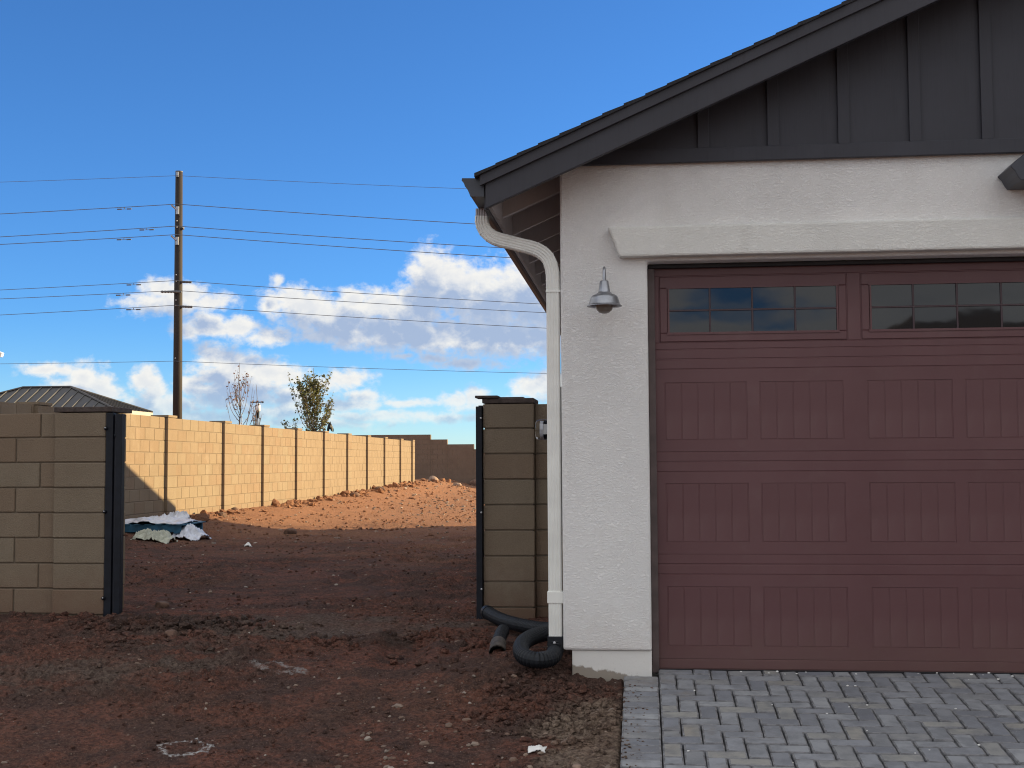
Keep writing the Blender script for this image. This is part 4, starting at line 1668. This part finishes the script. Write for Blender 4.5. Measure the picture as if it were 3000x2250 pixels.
def build_scatter():
    rng = np.random.default_rng(7)

    def region(n, x0, x1, y0, y1, smin, smax, p=2.5):
        xy = rng.uniform((x0, y0), (x1, y1), (n, 2))
        s = smin + (smax - smin) * rng.uniform(0, 1, n) ** p
        return np.column_stack([xy, s])
    near = np.vstack([region(2300, -6.2, -0.14, 5.0, 10.5, 0.0025, 0.016, 4.5),
                      region(240, -1.6, -0.14, 5.4, 7.4, 0.006, 0.024, 2.5),
                      region(700, -7.9, -0.6, 10.5, 18, 0.005, 0.022, 3)])
    near = near[~((near[:, 0] > -0.48) & (near[:, 1] > 7.42))]
    far = np.vstack([region(1200, -8.1, -0.8, 18, 30, 0.006, 0.04, 4),
                     region(1300, -8.1, -2.0, 30, 50, 0.008, 0.06, 4)])
    scatter('gravel', STONE, np.vstack([near, far]), 'loose pale pebbles strewn over the dirt', seed=2)
    cl = [region(13000, -6.2, -0.14, 5.0, 10.5, 0.003, 0.016, 3.4),
          region(4500, -7.9, -0.6, 10.5, 20, 0.005, 0.022, 3.2),
          region(3600, -8.1, -0.8, 20, 34, 0.006, 0.040, 3.5),
          region(2000, -8.1, -2.0, 34, 50, 0.010, 0.060, 3.5)]
    # ploughed-up heaps
    for cx, cy, sx, sy, n, s in ((-3.7, 9.22, 0.55, 0.17, 1100, 0.045), (-4.9, 9.32, 0.5, 0.12, 420, 0.035), (-2.6, 8.55, 0.6, 0.22, 800, 0.035), (-1.15, 8.05, 0.22, 0.35, 600, 0.04), (-1.9, 8.75, 0.4, 0.12, 420, 0.03),
                                 (-0.50, 6.95, 0.22, 0.30, 700, 0.03), (-7.85, 27, 0.16, 4, 260, 0.09), (-7.8, 40, 0.25, 6, 260, 0.13), (-0.62, 7.25, 0.15, 0.2, 320, 0.03), (-0.26, 6.7, 0.06, 0.3, 120, 0.03)):
        xy = np.column_stack([rng.normal(cx, sx, n), rng.normal(cy, sy, n)])
        z = 0.010 + (s - 0.010) * rng.uniform(0, 1, n) ** 2
        cl.append(np.column_stack([xy, z]))
    cl = np.vstack(cl)
    cl = cl[(cl[:, 0] < -0.16) & (cl[:, 0] > -8.15) & ~((cl[:, 0] > -0.5) & (cl[:, 1] > 7.40)) & ~((cl[:, 0] < -4.2) & (cl[:, 1] > 9.5) & (cl[:, 1] < 9.9))]
    keep = rng.uniform(0, 1, len(cl)) < np.clip(fbm(cl[:, 0], cl[:, 1], 1.3, 3, 77) * 2.2 + 0.55, 0.10, 1)
    cl = cl[keep]
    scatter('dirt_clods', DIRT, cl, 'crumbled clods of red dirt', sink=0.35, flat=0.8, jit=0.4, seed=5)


build_scatter()


def rock(label, x, y, s, seed, flat=0.7, mt=None, sink=0.3):
    bm = bmesh.new()
    bmesh.ops.create_icosphere(bm, subdivisions=3, radius=1.0)
    rnd = random.Random(seed)
    ax = [Vector((rnd.gauss(0, 1), rnd.gauss(0, 1), rnd.gauss(0, 1))).normalized() for _ in range(9)]
    cut = [rnd.uniform(0.62, 0.92) for _ in range(9)]
    sc = (rnd.uniform(0.8, 1.2), rnd.uniform(0.8, 1.1), flat)
    for v in bm.verts:
        for a, c in zip(ax, cut):
            d = v.co.dot(a)
            if d > c:
                v.co -= a * (d - c) * 0.85
        v.co *= 1 + rnd.uniform(-0.025, 0.025)
        v.co = Vector((v.co.x * sc[0], v.co.y * sc[1], v.co.z * sc[2])) * s
    me = bpy.data.meshes.new('rock')
    bm.to_mesh(me)
    bm.free()
    me.materials.append(mt or ROCK)
    o = bpy.data.objects.new('rock', me)
    place(o, (x, y, gz(x, y) + s * flat * (1 - 2 * sink)))
    tag(o, label, 'rock', 'rocks lying in the dirt')


ROCKS = [
    ('reddish rock in the dirt just right of the left gate post', -4.02, 10.2, 0.06, 1),
    ('flat tan rock in the grey dirt inside the gateway foreground', -3.42, 8.85, 0.05, 2),
    ('round clump of rock at the wall foot by the second sunlit pilaster', -7.85, 23.55, 0.11, 3),
    ('dark rock at the wall foot right of the white plastic heap', -7.75, 22.5, 0.10, 4),
    ('rock against the wall foot under the middle pilasters', -7.75, 33.2, 0.13, 5),
    ('rock leaning on the mound near the far end of the sunlit wall', -7.7, 36.3, 0.15, 6),
    ('pale pink boulder on top of the mound at the far wall corner', -7.75, 46.0, 0.22, 7),
    ('small pink boulder on the sunlit mound in front of the far wall', -6.98, 47.0, 0.17, 8),
    ('grey boulder at the foot of the dark far wall', -6.75, 50.2, 0.30, 9),
    ('squarish pale rock in the sand beside the driveway edge', -0.32, 5.95, 0.030, 10),
    ('tan rock on the sunlit dirt near the shadow line', -5.9, 20.6, 0.10, 11),
]
for lab, x, y, s, sd in ROCKS:
    rock(lab, x, y, s, sd, mt=PALEROCK if 'p' in lab and ('pale' in lab or 'pink' in lab) else None)


# ------------------------------------------------------------------ litter and pallet
def crumple(name, material, centre, size, seed, parent=None, ridges=7.0, thick=0.0, amp=0.35, nx=34, ny=26):
    """a crumpled sheet lying on the ground: folds run across it"""
    rng = random.Random(seed)
    m = MB()
    u = np.linspace(-1, 1, nx)
    v = np.linspace(-1, 1, ny)
    U, V = np.meshgrid(u, v)
    rr = 1 + 0.22 * fbm(U + 5, V + seed, 1.6, 2, seed)
    X = U * rr * size[0]
    Y = V * rr * size[1]
    n1 = np.abs(fbm(U, V, ridges * 0.45, 3, seed + 3))
    n2 = fbm(U, V, ridges * 0.22, 2, seed + 9)
    edge = np.clip(1.15 - np.sqrt(U ** 2 * 0.9 + V ** 2 * 0.9), 0, 1) ** 0.6
    Z = size[2] * edge * (0.45 + 0.55 * n2 + amp * 2 * (1 - n1 * 2.2)) + 0.01
    Z = np.maximum(Z, 0.008)
    gx = centre[0] + X
    gy = centre[1] + Y
    base = centre[2] if len(centre) > 2 else None
    G = ground(gx, gy) if base is None else np.full_like(gx, base)
    vs = np.stack([gx.ravel(), gy.ravel(), (G + Z).ravel()], 1).tolist()
    fs = [(j * nx + i, j * nx + i + 1, (j + 1) * nx + i + 1, (j + 1) * nx + i) for j in range(ny - 1) for i in range(nx - 1)]
    m.add(vs, fs)
    o = m.build(name, material, parent, smooth=True, normals=False)
    s = o.modifiers.new('solid', 'SOLIDIFY')
    s.thickness = 0.004
    return o


def build_litter():
    # pallet
    px, py = -7.45, 18.75
    g0 = max(gz(px - 0.4, py), gz(px + 0.4, py), gz(px, py - 0.4)) - 0.02
    t = thing('pallet', 'blue painted pallet lying by the wall under white plastic', 'pallet', (px, py, g0))
    for dy in (-0.46, 0.0, 0.46):
        m = MB()
        m.box(px - 0.55, px + 0.52, py + dy - 0.022, py + dy + 0.022, g0 + 0.018, g0 + 0.120)
        m.build('stringer', BLUE, t)
    for i in range(7):
        x = px - 0.54 + i * 0.167
        m = MB()
        m.box(x, x + 0.10, py - 0.5, py + 0.5, g0 + 0.121, g0 + 0.138)
        m.build('deck_board', BLUE, t)
    for i in range(3):
        x = px - 0.54 + i * 0.48
        m = MB()
        m.box(x, x + 0.10, py - 0.5, py + 0.5, g0, g0 + 0.0175)
        m.build('base_board', BLUE, t)
    s = crumple('plastic_sheet', FILM, (px - 0.02, py + 0.02, g0 + 0.132), (0.52, 0.50, 0.09), 14)
    tag(s, 'white plastic sheet spread over the blue pallet', 'plastic')
    s = crumple('plastic_sheet', FILM, (px + 0.58, py - 0.25), (0.22, 0.33, 0.18), 23, amp=0.35, ridges=5)
    tag(s, 'bunched white plastic film heaped off the right end of the pallet', 'plastic')
    s = crumple('plastic_sheet', FILM, (px + 0.1, py + 0.42, g0 + 0.13), (0.22, 0.16, 0.20), 31, amp=0.3)
    tag(s, 'puffed up white plastic bag on the back of the pallet against the wall', 'plastic')
    s = crumple('paper_sack', PAPER, (-7.12, 17.72), (0.27, 0.26, 0.16), 41, amp=0.35)
    tag(s, 'crumpled sage coloured sack lying in the dirt before the pallet', 'sack')
    s = crumple('paper_scrap', SCRAP, (-0.53, 6.22), (0.045, 0.034, 0.022), 55, amp=0.3, nx=16, ny=12)
    tag(s, 'small white paper scrap on the dirt near the driveway', 'litter')
    s = crumple('paper_scrap', SCRAP, (-5.6, 17.4), (0.055, 0.04, 0.04), 57, amp=0.3, nx=14, ny=10)
    tag(s, 'tiny white scrap in the shaded dirt before the sunlit wall', 'litter')


build_litter()


# ------------------------------------------------------------------ power line
def build_power_line():
    bx, by, top = -25.34, 66.0, 16.17
    t = thing('utility_pole', 'tall brown wooden utility pole beyond the sunlit wall', 'utility pole', (bx, by, -1.1))
    m = MB()
    m.tube([(bx + 0.08, by, -1.5), (bx + 0.05, by, 5), (bx, by, top)], [0.265, 0.245, 0.195], 20)
    m.build('pole', POLEWOOD, t, smooth=True)
    m = MB()
    m.lathe((bx, by, top), [(0.20, -0.05), (0.205, 0.0), (0.0, 0.03)], 16)
    m.build('pole_cap', INSUL, t)
    m = MB()
    m.box(bx - 0.07, bx + 0.06, by - 0.24, by - 0.19, top - 0.35, top - 0.08)
    m.build('top_plate', GALV, t)
    for z in (14.27, 12.57):
        m = MB()
        m.box(bx - 0.06, bx + 0.10, by - 0.27, by - 0.19, z - 0.55, z - 0.12)
        m.build('bracket', GALV, t)
        m = MB()
        m.tube([(bx, by - 0.25, z - 0.32), (bx - 0.30, by - 0.28, z - 0.05)], [0.05, 0.055], 10)
        m.build('post_insulator', GALV, t)
    for z, x0, x1 in ((10.03, 0.22, 0.80), (8.66, 0.24, 0.86), (9.477, -0.86, 0.30), (13.02, 0.2, 0.34)):
        m = MB()
        n = 14
        pts = [(bx + x0 + (x1 - x0) * i / n, by - (0.26 if x0 < 0 else 0.05), z - 0.05 - 0.03 * i / n) for i in range(n + 1)]
        m.tube(pts, [0.075 if i % 2 else 0.05 for i in range(n + 1)], 10)
        m.build('insulator', INSUL, t)
    for z in (13.35, 13.0, 10.35, 10.0, 8.95, 8.65, 5.75):
        m = MB()
        m.lathe((bx, by - 0.235, z), [(0.0, -0.03), (0.03, -0.025), (0.035, 0.02)], 10, 'y')
        m.build('bolt', STEEL, t)
    words = ['topmost thin power line crossing the sky above the pole brackets', 'second power line from the top strung through the pole',
             'third power line from the top, right of the pole it hangs on a short stub', 'fourth power line from the top, held by the lower white bracket',
             'upper of the three power lines on the dark insulators', 'middle of the three power lines on the dark insulators',
             'lower of the three power lines on the dark insulators', 'lowest thin power line crossing just above the trees']
    data = [(15.864, 15.798, 14.684, 0, 0.011, 0, 0), (14.275, 13.99, 12.72, -0.3, 0.019, 0, 0), (13.052, 12.692, 11.41, 0.3, 0.019, 0, 0), (12.576, 12.266, 10.888, -0.3, 0.019, 0, 0),
            (10.027, 9.699, 8.345, 0.8, 0.016, 0, 0), (9.477, 9.199, 7.885, -0.8, 0.016, 0, 0), (8.663, 8.295, 7.061, 0.85, 0.016, 0, 0), (5.586, 5.57, 4.651, 0, 0.013, 0, 0)]
    xr = (-9.376, -8.416, -7.164, -6.982, -5.07, -4.982, -4.988, -5.005)
    for lab, (zp, zl, zr, dx, r, _, _), xe in zip(words, data, xr):
        b2 = 0.0005
        dr = xe - bx
        ar = (zp - zr + b2 * dr * dr) / dr
        al = (zp - zl + b2 * 10.3 ** 2) / 10.3
        pts = []
        for i in range(-24, 49):
            d = i * 2.0
            z = zp - (ar if d > 0 else al) * abs(d) + b2 * d * d
            pts.append((bx + d, by - 0.28, z))
        m = MB()
        m.tube(pts, r, 6)
        o = m.build('power_line', WIREM, smooth=True)
        tag(o, lab, 'power line', 'power lines on the pole')
        # vibration dampers hang left of the pole as parts of their own line
        if 0 < words.index(lab) < 7:
            k = 2.4 + 0.6 * (dx < 0) - 0.7 * (words.index(lab) == 2)
            z = zp - al * k - 0.10
            m = MB()
            x = bx - k
            for s in (-0.28, 0.28):
                m.tube([(x + s - 0.13, by - 0.28, z), (x + s + 0.13, by - 0.28, z)], 0.035, 8)
            m.tube([(x - 0.3, by - 0.28, z), (x + 0.3, by - 0.28, z)], 0.012, 6)
            m.tube([(x, by - 0.28, z), (x, by - 0.28, z + 0.1)], 0.02, 6)
            m.build('damper', INSUL, o)


build_power_line()


# ------------------------------------------------------------------ saplings behind the wall
def sapling(label, x, y, zb, ztop, spread, seed, leafm, nleaf, lsize, nbr, stake=False, lowleaf=0.0):
    rnd = random.Random(seed)
    t = thing('sapling_tree', label, 'tree', (x, y, zb))
    Ht = ztop - zb
    trunk = [(x + 0.03 * math.sin(i * 1.7 + seed), y, zb + Ht * i / 8) for i in range(9)]
    m = MB()
    m.tube(trunk, [0.035 * (1 - 0.85 * i / 8) for i in range(9)], 8)
    m.build('trunk', BARK, t, smooth=True)
    br = MB()
    tips = []
    for b_ in range(nbr):
        f = rnd.uniform(0.36, 0.85)
        a = rnd.uniform(0, 2 * PI)
        L = Ht * (1.02 - f) * rnd.uniform(0.35, 0.75)
        out = spread * (1.08 - f) * rnd.uniform(0.5, 1.1)
        s = Vector((x, y, zb + Ht * f))
        e = s + Vector((math.cos(a) * out, math.sin(a) * out, L))
        mid = s.lerp(e, 0.45) + Vector((math.cos(a) * out * 0.18, math.sin(a) * out * 0.18, -L * 0.08))
        pts = spline([s, mid, e], 5)
        br.tube(pts, [0.012 * (1 - 0.8 * i / (len(pts) - 1)) for i in range(len(pts))], 5)
        tips.append(pts)
        for q in range(rnd.randint(1, 3)):
            k = rnd.randint(3, len(pts) - 3)
            a2 = a + rnd.uniform(-1.2, 1.2)
            s2 = pts[k]
            e2 = s2 + Vector((math.cos(a2) * out * 0.4, math.sin(a2) * out * 0.4, L * 0.45))
            p2 = spline([s2, s2.lerp(e2, 0.5) + Vector((0, 0, -0.02)), e2], 4)
            br.tube(p2, [0.007 * (1 - 0.7 * i / (len(p2) - 1)) for i in range(len(p2))], 4)
            tips.append(p2)
    tips.append([Vector(p) for p in trunk[4:]])
    br.build('branches', BARK, t, smooth=True)
    lf = MB()
    for i in range(nleaf):
        pts = rnd.choice(tips)
        k = rnd.random()
        if lowleaf:
            k = k ** lowleaf
        idx = min(int(k * (len(pts) - 1)), len(pts) - 2)
        p = Vector(pts[idx]).lerp(Vector(pts[idx + 1]), rnd.random())
        p += Vector((rnd.gauss(0, 0.035), rnd.gauss(0, 0.035), rnd.gauss(0, 0.03)))
        d = Vector((rnd.gauss(0, 1), rnd.gauss(0, 1), rnd.gauss(-0.4, 0.7))).normalized()
        w = d.cross(Vector((rnd.gauss(0, 1), rnd.gauss(0, 1), rnd.gauss(0, 1)))).normalized()
        s = lsize * rnd.uniform(0.6, 1.3)
        n = d.cross(w) * s * 0.15
        lf.add([p, p + d * s * 0.5 + w * s * 0.32 + n, p + d * s, p + d * s * 0.5 - w * s * 0.32 + n], [(0, 1, 2), (0, 2, 3)])
    c = lf.build('crown', leafm, t, normals=False)
    c['kind'] = 'stuff'
    if stake:
        for dx in (-0.02, 0.10):
            m = MB()
            m.tube([(x + dx, y + 0.05, zb), (x + dx * 0.4 + 0.01, y + 0.05, zb + Ht * 0.62)], 0.011, 6)
            m.build('stake', WHITEPL, t)


sapling('thin sapling with sparse reddish leaves and white stakes behind the wall', -11.88, 36.0, -1.0, 2.98, 1.0, 5, LEAF_R, 210, 0.07, 16, True, 0.5)
sapling('bushier green leaved sapling behind the wall', -9.62, 36.0, -1.0, 2.80, 1.05, 11, LEAF_G, 2300, 0.085, 44)
sapling('bare leaning twiggy shoot beside the white topped post', -11.50, 36.4, -1.0, 2.35, 0.30, 21, LEAF_R, 30, 0.06, 9)


def build_yard_bits():
    # slim post with a white head between the saplings
    t = thing('garden_post_light', 'slim grey post with black collar and white head between the saplings', 'light', (-11.32, 36, -1))
    m = MB()
    m.tube([(-11.32, 36, -1.1), (-11.32, 36, 1.36)], 0.022, 8)
    m.build('post', GALV, t, smooth=True)
    m = MB()
    m.lathe((-11.32, 36, 1.33), [(0.0, 0), (0.035, 0.0), (0.048, 0.2), (0.0, 0.2)], 14)
    m.build('collar', BLACKPIPE, t)
    m = MB()
    m.lathe((-11.32, 36, 1.53), [(0.05, 0), (0.078, 0.03), (0.07, 0.18), (0.045, 0.23), (0.0, 0.24)], 16)
    m.build('head', WHITEPL, t, smooth=True)
    m = MB()
    m.tube([(-11.46, 36, 1.80), (-11.18, 36, 1.80)], 0.018, 6)
    m.lathe((-11.47, 36, 1.80), [(0.0, -0.04), (0.035, 0), (0.0, 0.04)], 8)
    m.lathe((-11.17, 36, 1.80), [(0.0, -0.04), (0.035, 0), (0.0, 0.04)], 8)
    m.build('cross_arm', BLACKPIPE, t)
    # low shrub poking over the wall
    rnd = random.Random(9)
    for (x, zb, zt_, n, lab, sd) in ((-10.36, -0.9, 1.24, 160, 'small leafy shoot poking over the wall left of the green sapling', 3),):
        t = thing('shrub', lab, 'shrub', (x, 36, zb))
        m = MB()
        m.tube([(x + 0.03, 36, zb), (x, 36, (zb + zt_) / 2), (x - 0.10, 36, zt_)], [0.02, 0.014, 0.004], 6)
        m.build('stem', BARK, t)
        lf = MB()
        for i in range(n):
            k = rnd.uniform(0.5, 1.0)
            p = Vector((x - 0.10 * max(0, (k - 0.5) * 2), 36, zb + (zt_ - zb) * k)) + Vector((rnd.gauss(0, 0.06), rnd.gauss(0, 0.06), rnd.gauss(0, 0.04)))
            d = Vector((rnd.gauss(0, 1), rnd.gauss(0, 1), rnd.gauss(0, 1))).normalized()
            w = d.cross(Vector((rnd.gauss(0, 1), rnd.gauss(0, 1), rnd.gauss(0, 1)))).normalized()
            s = rnd.uniform(0.05, 0.10)
            lf.add([p, p + d * s * 0.5 + w * s * 0.3, p + d * s, p + d * s * 0.5 - w * s * 0.3], [(0, 1, 2, 3)])
        c = lf.build('foliage', LEAF_G, t, normals=False)
        c['kind'] = 'stuff'
    # dark wrapped sack tied in the green sapling
    t = crumple('dark_bag', BLACKPIPE, (-9.12, 36.0, 0.90), (0.09, 0.07, 0.30), 66, amp=0.2, nx=14, ny=12)
    tag(t, 'small dark bag caught at the foot of the green sapling', 'bag')


build_yard_bits()


# ------------------------------------------------------------------ neighbouring buildings
def hip_house(name, label, x0, x1, y0, y1, ze, rx0, rx1, ry, zr, zb, wallm, roofm, ribs=True, inset=0.35):
    t = thing(name, label, 'house', ((x0 + x1) / 2, (y0 + y1) / 2, zb))
    m = MB()
    A, B, C, D = (x0, y0, ze), (x1, y0, ze), (x1, y1, ze), (x0, y1, ze)
    E, F = (rx0, ry, zr), (rx1, ry, zr)
    m.add([A, B, C, D, E, F], [(0, 1, 5, 4), (1, 2, 5), (2, 3, 4, 5), (3, 0, 4), (3, 2, 1, 0)])
    roof = m.build('roof', roofm, t)
    m = MB()
    for p, q in ((B, F), (C, F), (A, E), (D, E), (E, F)):
        P, Q = Vector(p), Vector(q)
        m.tube([P + Vector((0, 0, 0.02)), Q + Vector((0, 0, 0.02))], 0.05, 6)
    m.build('ridge_cap', roofm, roof)
    th = 0.16
    for a, b_, nm in (((x0, y0 - 0.02), (x1, y0 + 0.02), 0), ((x1 - 0.02, y0), (x1 + 0.02, y1), 1), ((x0, y1 - 0.02), (x1, y1 + 0.02), 0), ((x0 - 0.02, y0), (x0 + 0.02, y1), 1)):
        m = MB()
        m.box(a[0], b_[0], a[1], b_[1], ze - th, ze - 0.005)
        m.build('fascia', FASCIA_C, t)
    m = MB()
    m.box(x0 + inset, x1 - inset, y0 + inset, y1 - inset, zb - 0.3, ze - 0.02)
    m.build('wall', wallm, t)
    if ribs:
        # standing seams of the slope that faces the camera and of the right hip
        n = int((x1 - x0) / 0.40)
        for i in range(1, n):
            x = x0 + (x1 - x0) * i / n
            # height where the seam meets ridge or hip
            if x < rx0:
                k = (x - x0) / (rx0 - x0)
            elif x > rx1:
                k = (x1 - x) / (x1 - rx1)
            else:
                k = 1.0
            p = Vector((x, y0, ze))
            q = Vector((x, y0 + (ry - y0) * k, ze + (zr - ze) * k))
            m = MB()
            m.tube([p + Vector((0, 0, 0.02)), q + Vector((0, 0, 0.02))], 0.026, 4)
            m.build('roof_seam', RIBM, roof)
        n = int((y1 - y0) / 0.40)
        for i in range(1, n):
            y = y0 + (y1 - y0) * i / n
            k = (y - y0) / (ry - y0) if y < ry else (y1 - y) / (y1 - ry)
            p = Vector((x1, y, ze))
            q = Vector((x1 + (rx1 - x1) * k, y, ze + (zr - ze) * k))
            m = MB()
            m.tube([p + Vector((0, 0, 0.02)), q + Vector((0, 0, 0.02))], 0.018, 4)
            m.build('roof_seam', roofm, roof)
    return t


hip_house('neighbour_house', 'low neighbouring building with grey metal hip roof behind the walls', -27.2, -20.0, 45.6, 49.45, 2.09, -24.6, -22.62, 47.5, 3.05, -1.1, TANWALL, METALROOF)
hip_house('neighbour_house', 'brown roofed house across the street, seen only mirrored in the garage windows', 3.0, 22.0, -31, -19, 1.5, 8.7, 17.0, -25, 4.40, -2.2, TANWALL, HOUSEROOF, ribs=False)


def build_street_lamp():
    t = thing('street_lamp', 'white street lamp head just entering the left edge of the sky', 'street lamp', (-28.4, 50, -1.1))
    m = MB()
    m.tube([(-28.4, 50, -1.2), (-28.4, 50, 4.4)], [0.07, 0.05], 10)
    m.build('pole', GALV, t, smooth=True)
    m = MB()
    m.tube(spline([(-28.4, 50, 4.35), (-28.1, 50, 4.62), (-27.3, 50, 4.68)], 5), 0.03, 8)
    m.build('arm', GALV, t, smooth=True)
    m = MB()
    m.prism([(-27.35, 4.58), (-26.86, 4.52), (-26.80, 4.70), (-26.95, 4.76), (-27.35, 4.74)], 'y', 49.9, 50.1)
    m.build('head', WHITEPL, t, bevel=0.02)


build_street_lamp()

# pebbles and crumbs trodden onto the paving
def build_crumbs():
    rng = np.random.default_rng(3)
    m = MB()
    for i in range(46):
        x, y = rng.uniform(0.0, 2.4), rng.uniform(5.7, 7.55)
        if rng.uniform() < 0.35:
            y = rng.uniform(7.5, 7.57)
        s = rng.uniform(0.003, 0.009)
        V = ICO_V * (1 + rng.uniform(-0.25, 0.25, (12, 1))) * s * np.array([1.2, 1, 0.6])
        V = V + np.array([x, y, pave(y) + s * 0.4])
        m.add(V.tolist(), ICO_F.tolist())
    o = m.build('paving_crumbs', SCRAP, normals=False)
    tag(o, 'white chips scattered on the pavers by the garage door', kind='stuff')


build_crumbs()


def build_spill():
    rng = np.random.default_rng(13)
    m = MB()
    for i in range(230):
        x = -0.12 + abs(rng.normal(0, 0.055))
        y = rng.uniform(5.6, 7.3)
        s = 0.0015 + 0.006 * rng.uniform() ** 3
        V = ICO_V * (1 + rng.uniform(-0.3, 0.3, (12, 1))) * s * np.array([1.2, 1, 0.6])
        V = V + np.array([x, y, pave(y) + s * 0.3])
        m.add(V.tolist(), ICO_F.tolist())
    o = m.build('soil_spill', DIRT, normals=False)
    tag(o, 'crumbs of red soil spilt onto the border pavers', kind='stuff')


build_spill()
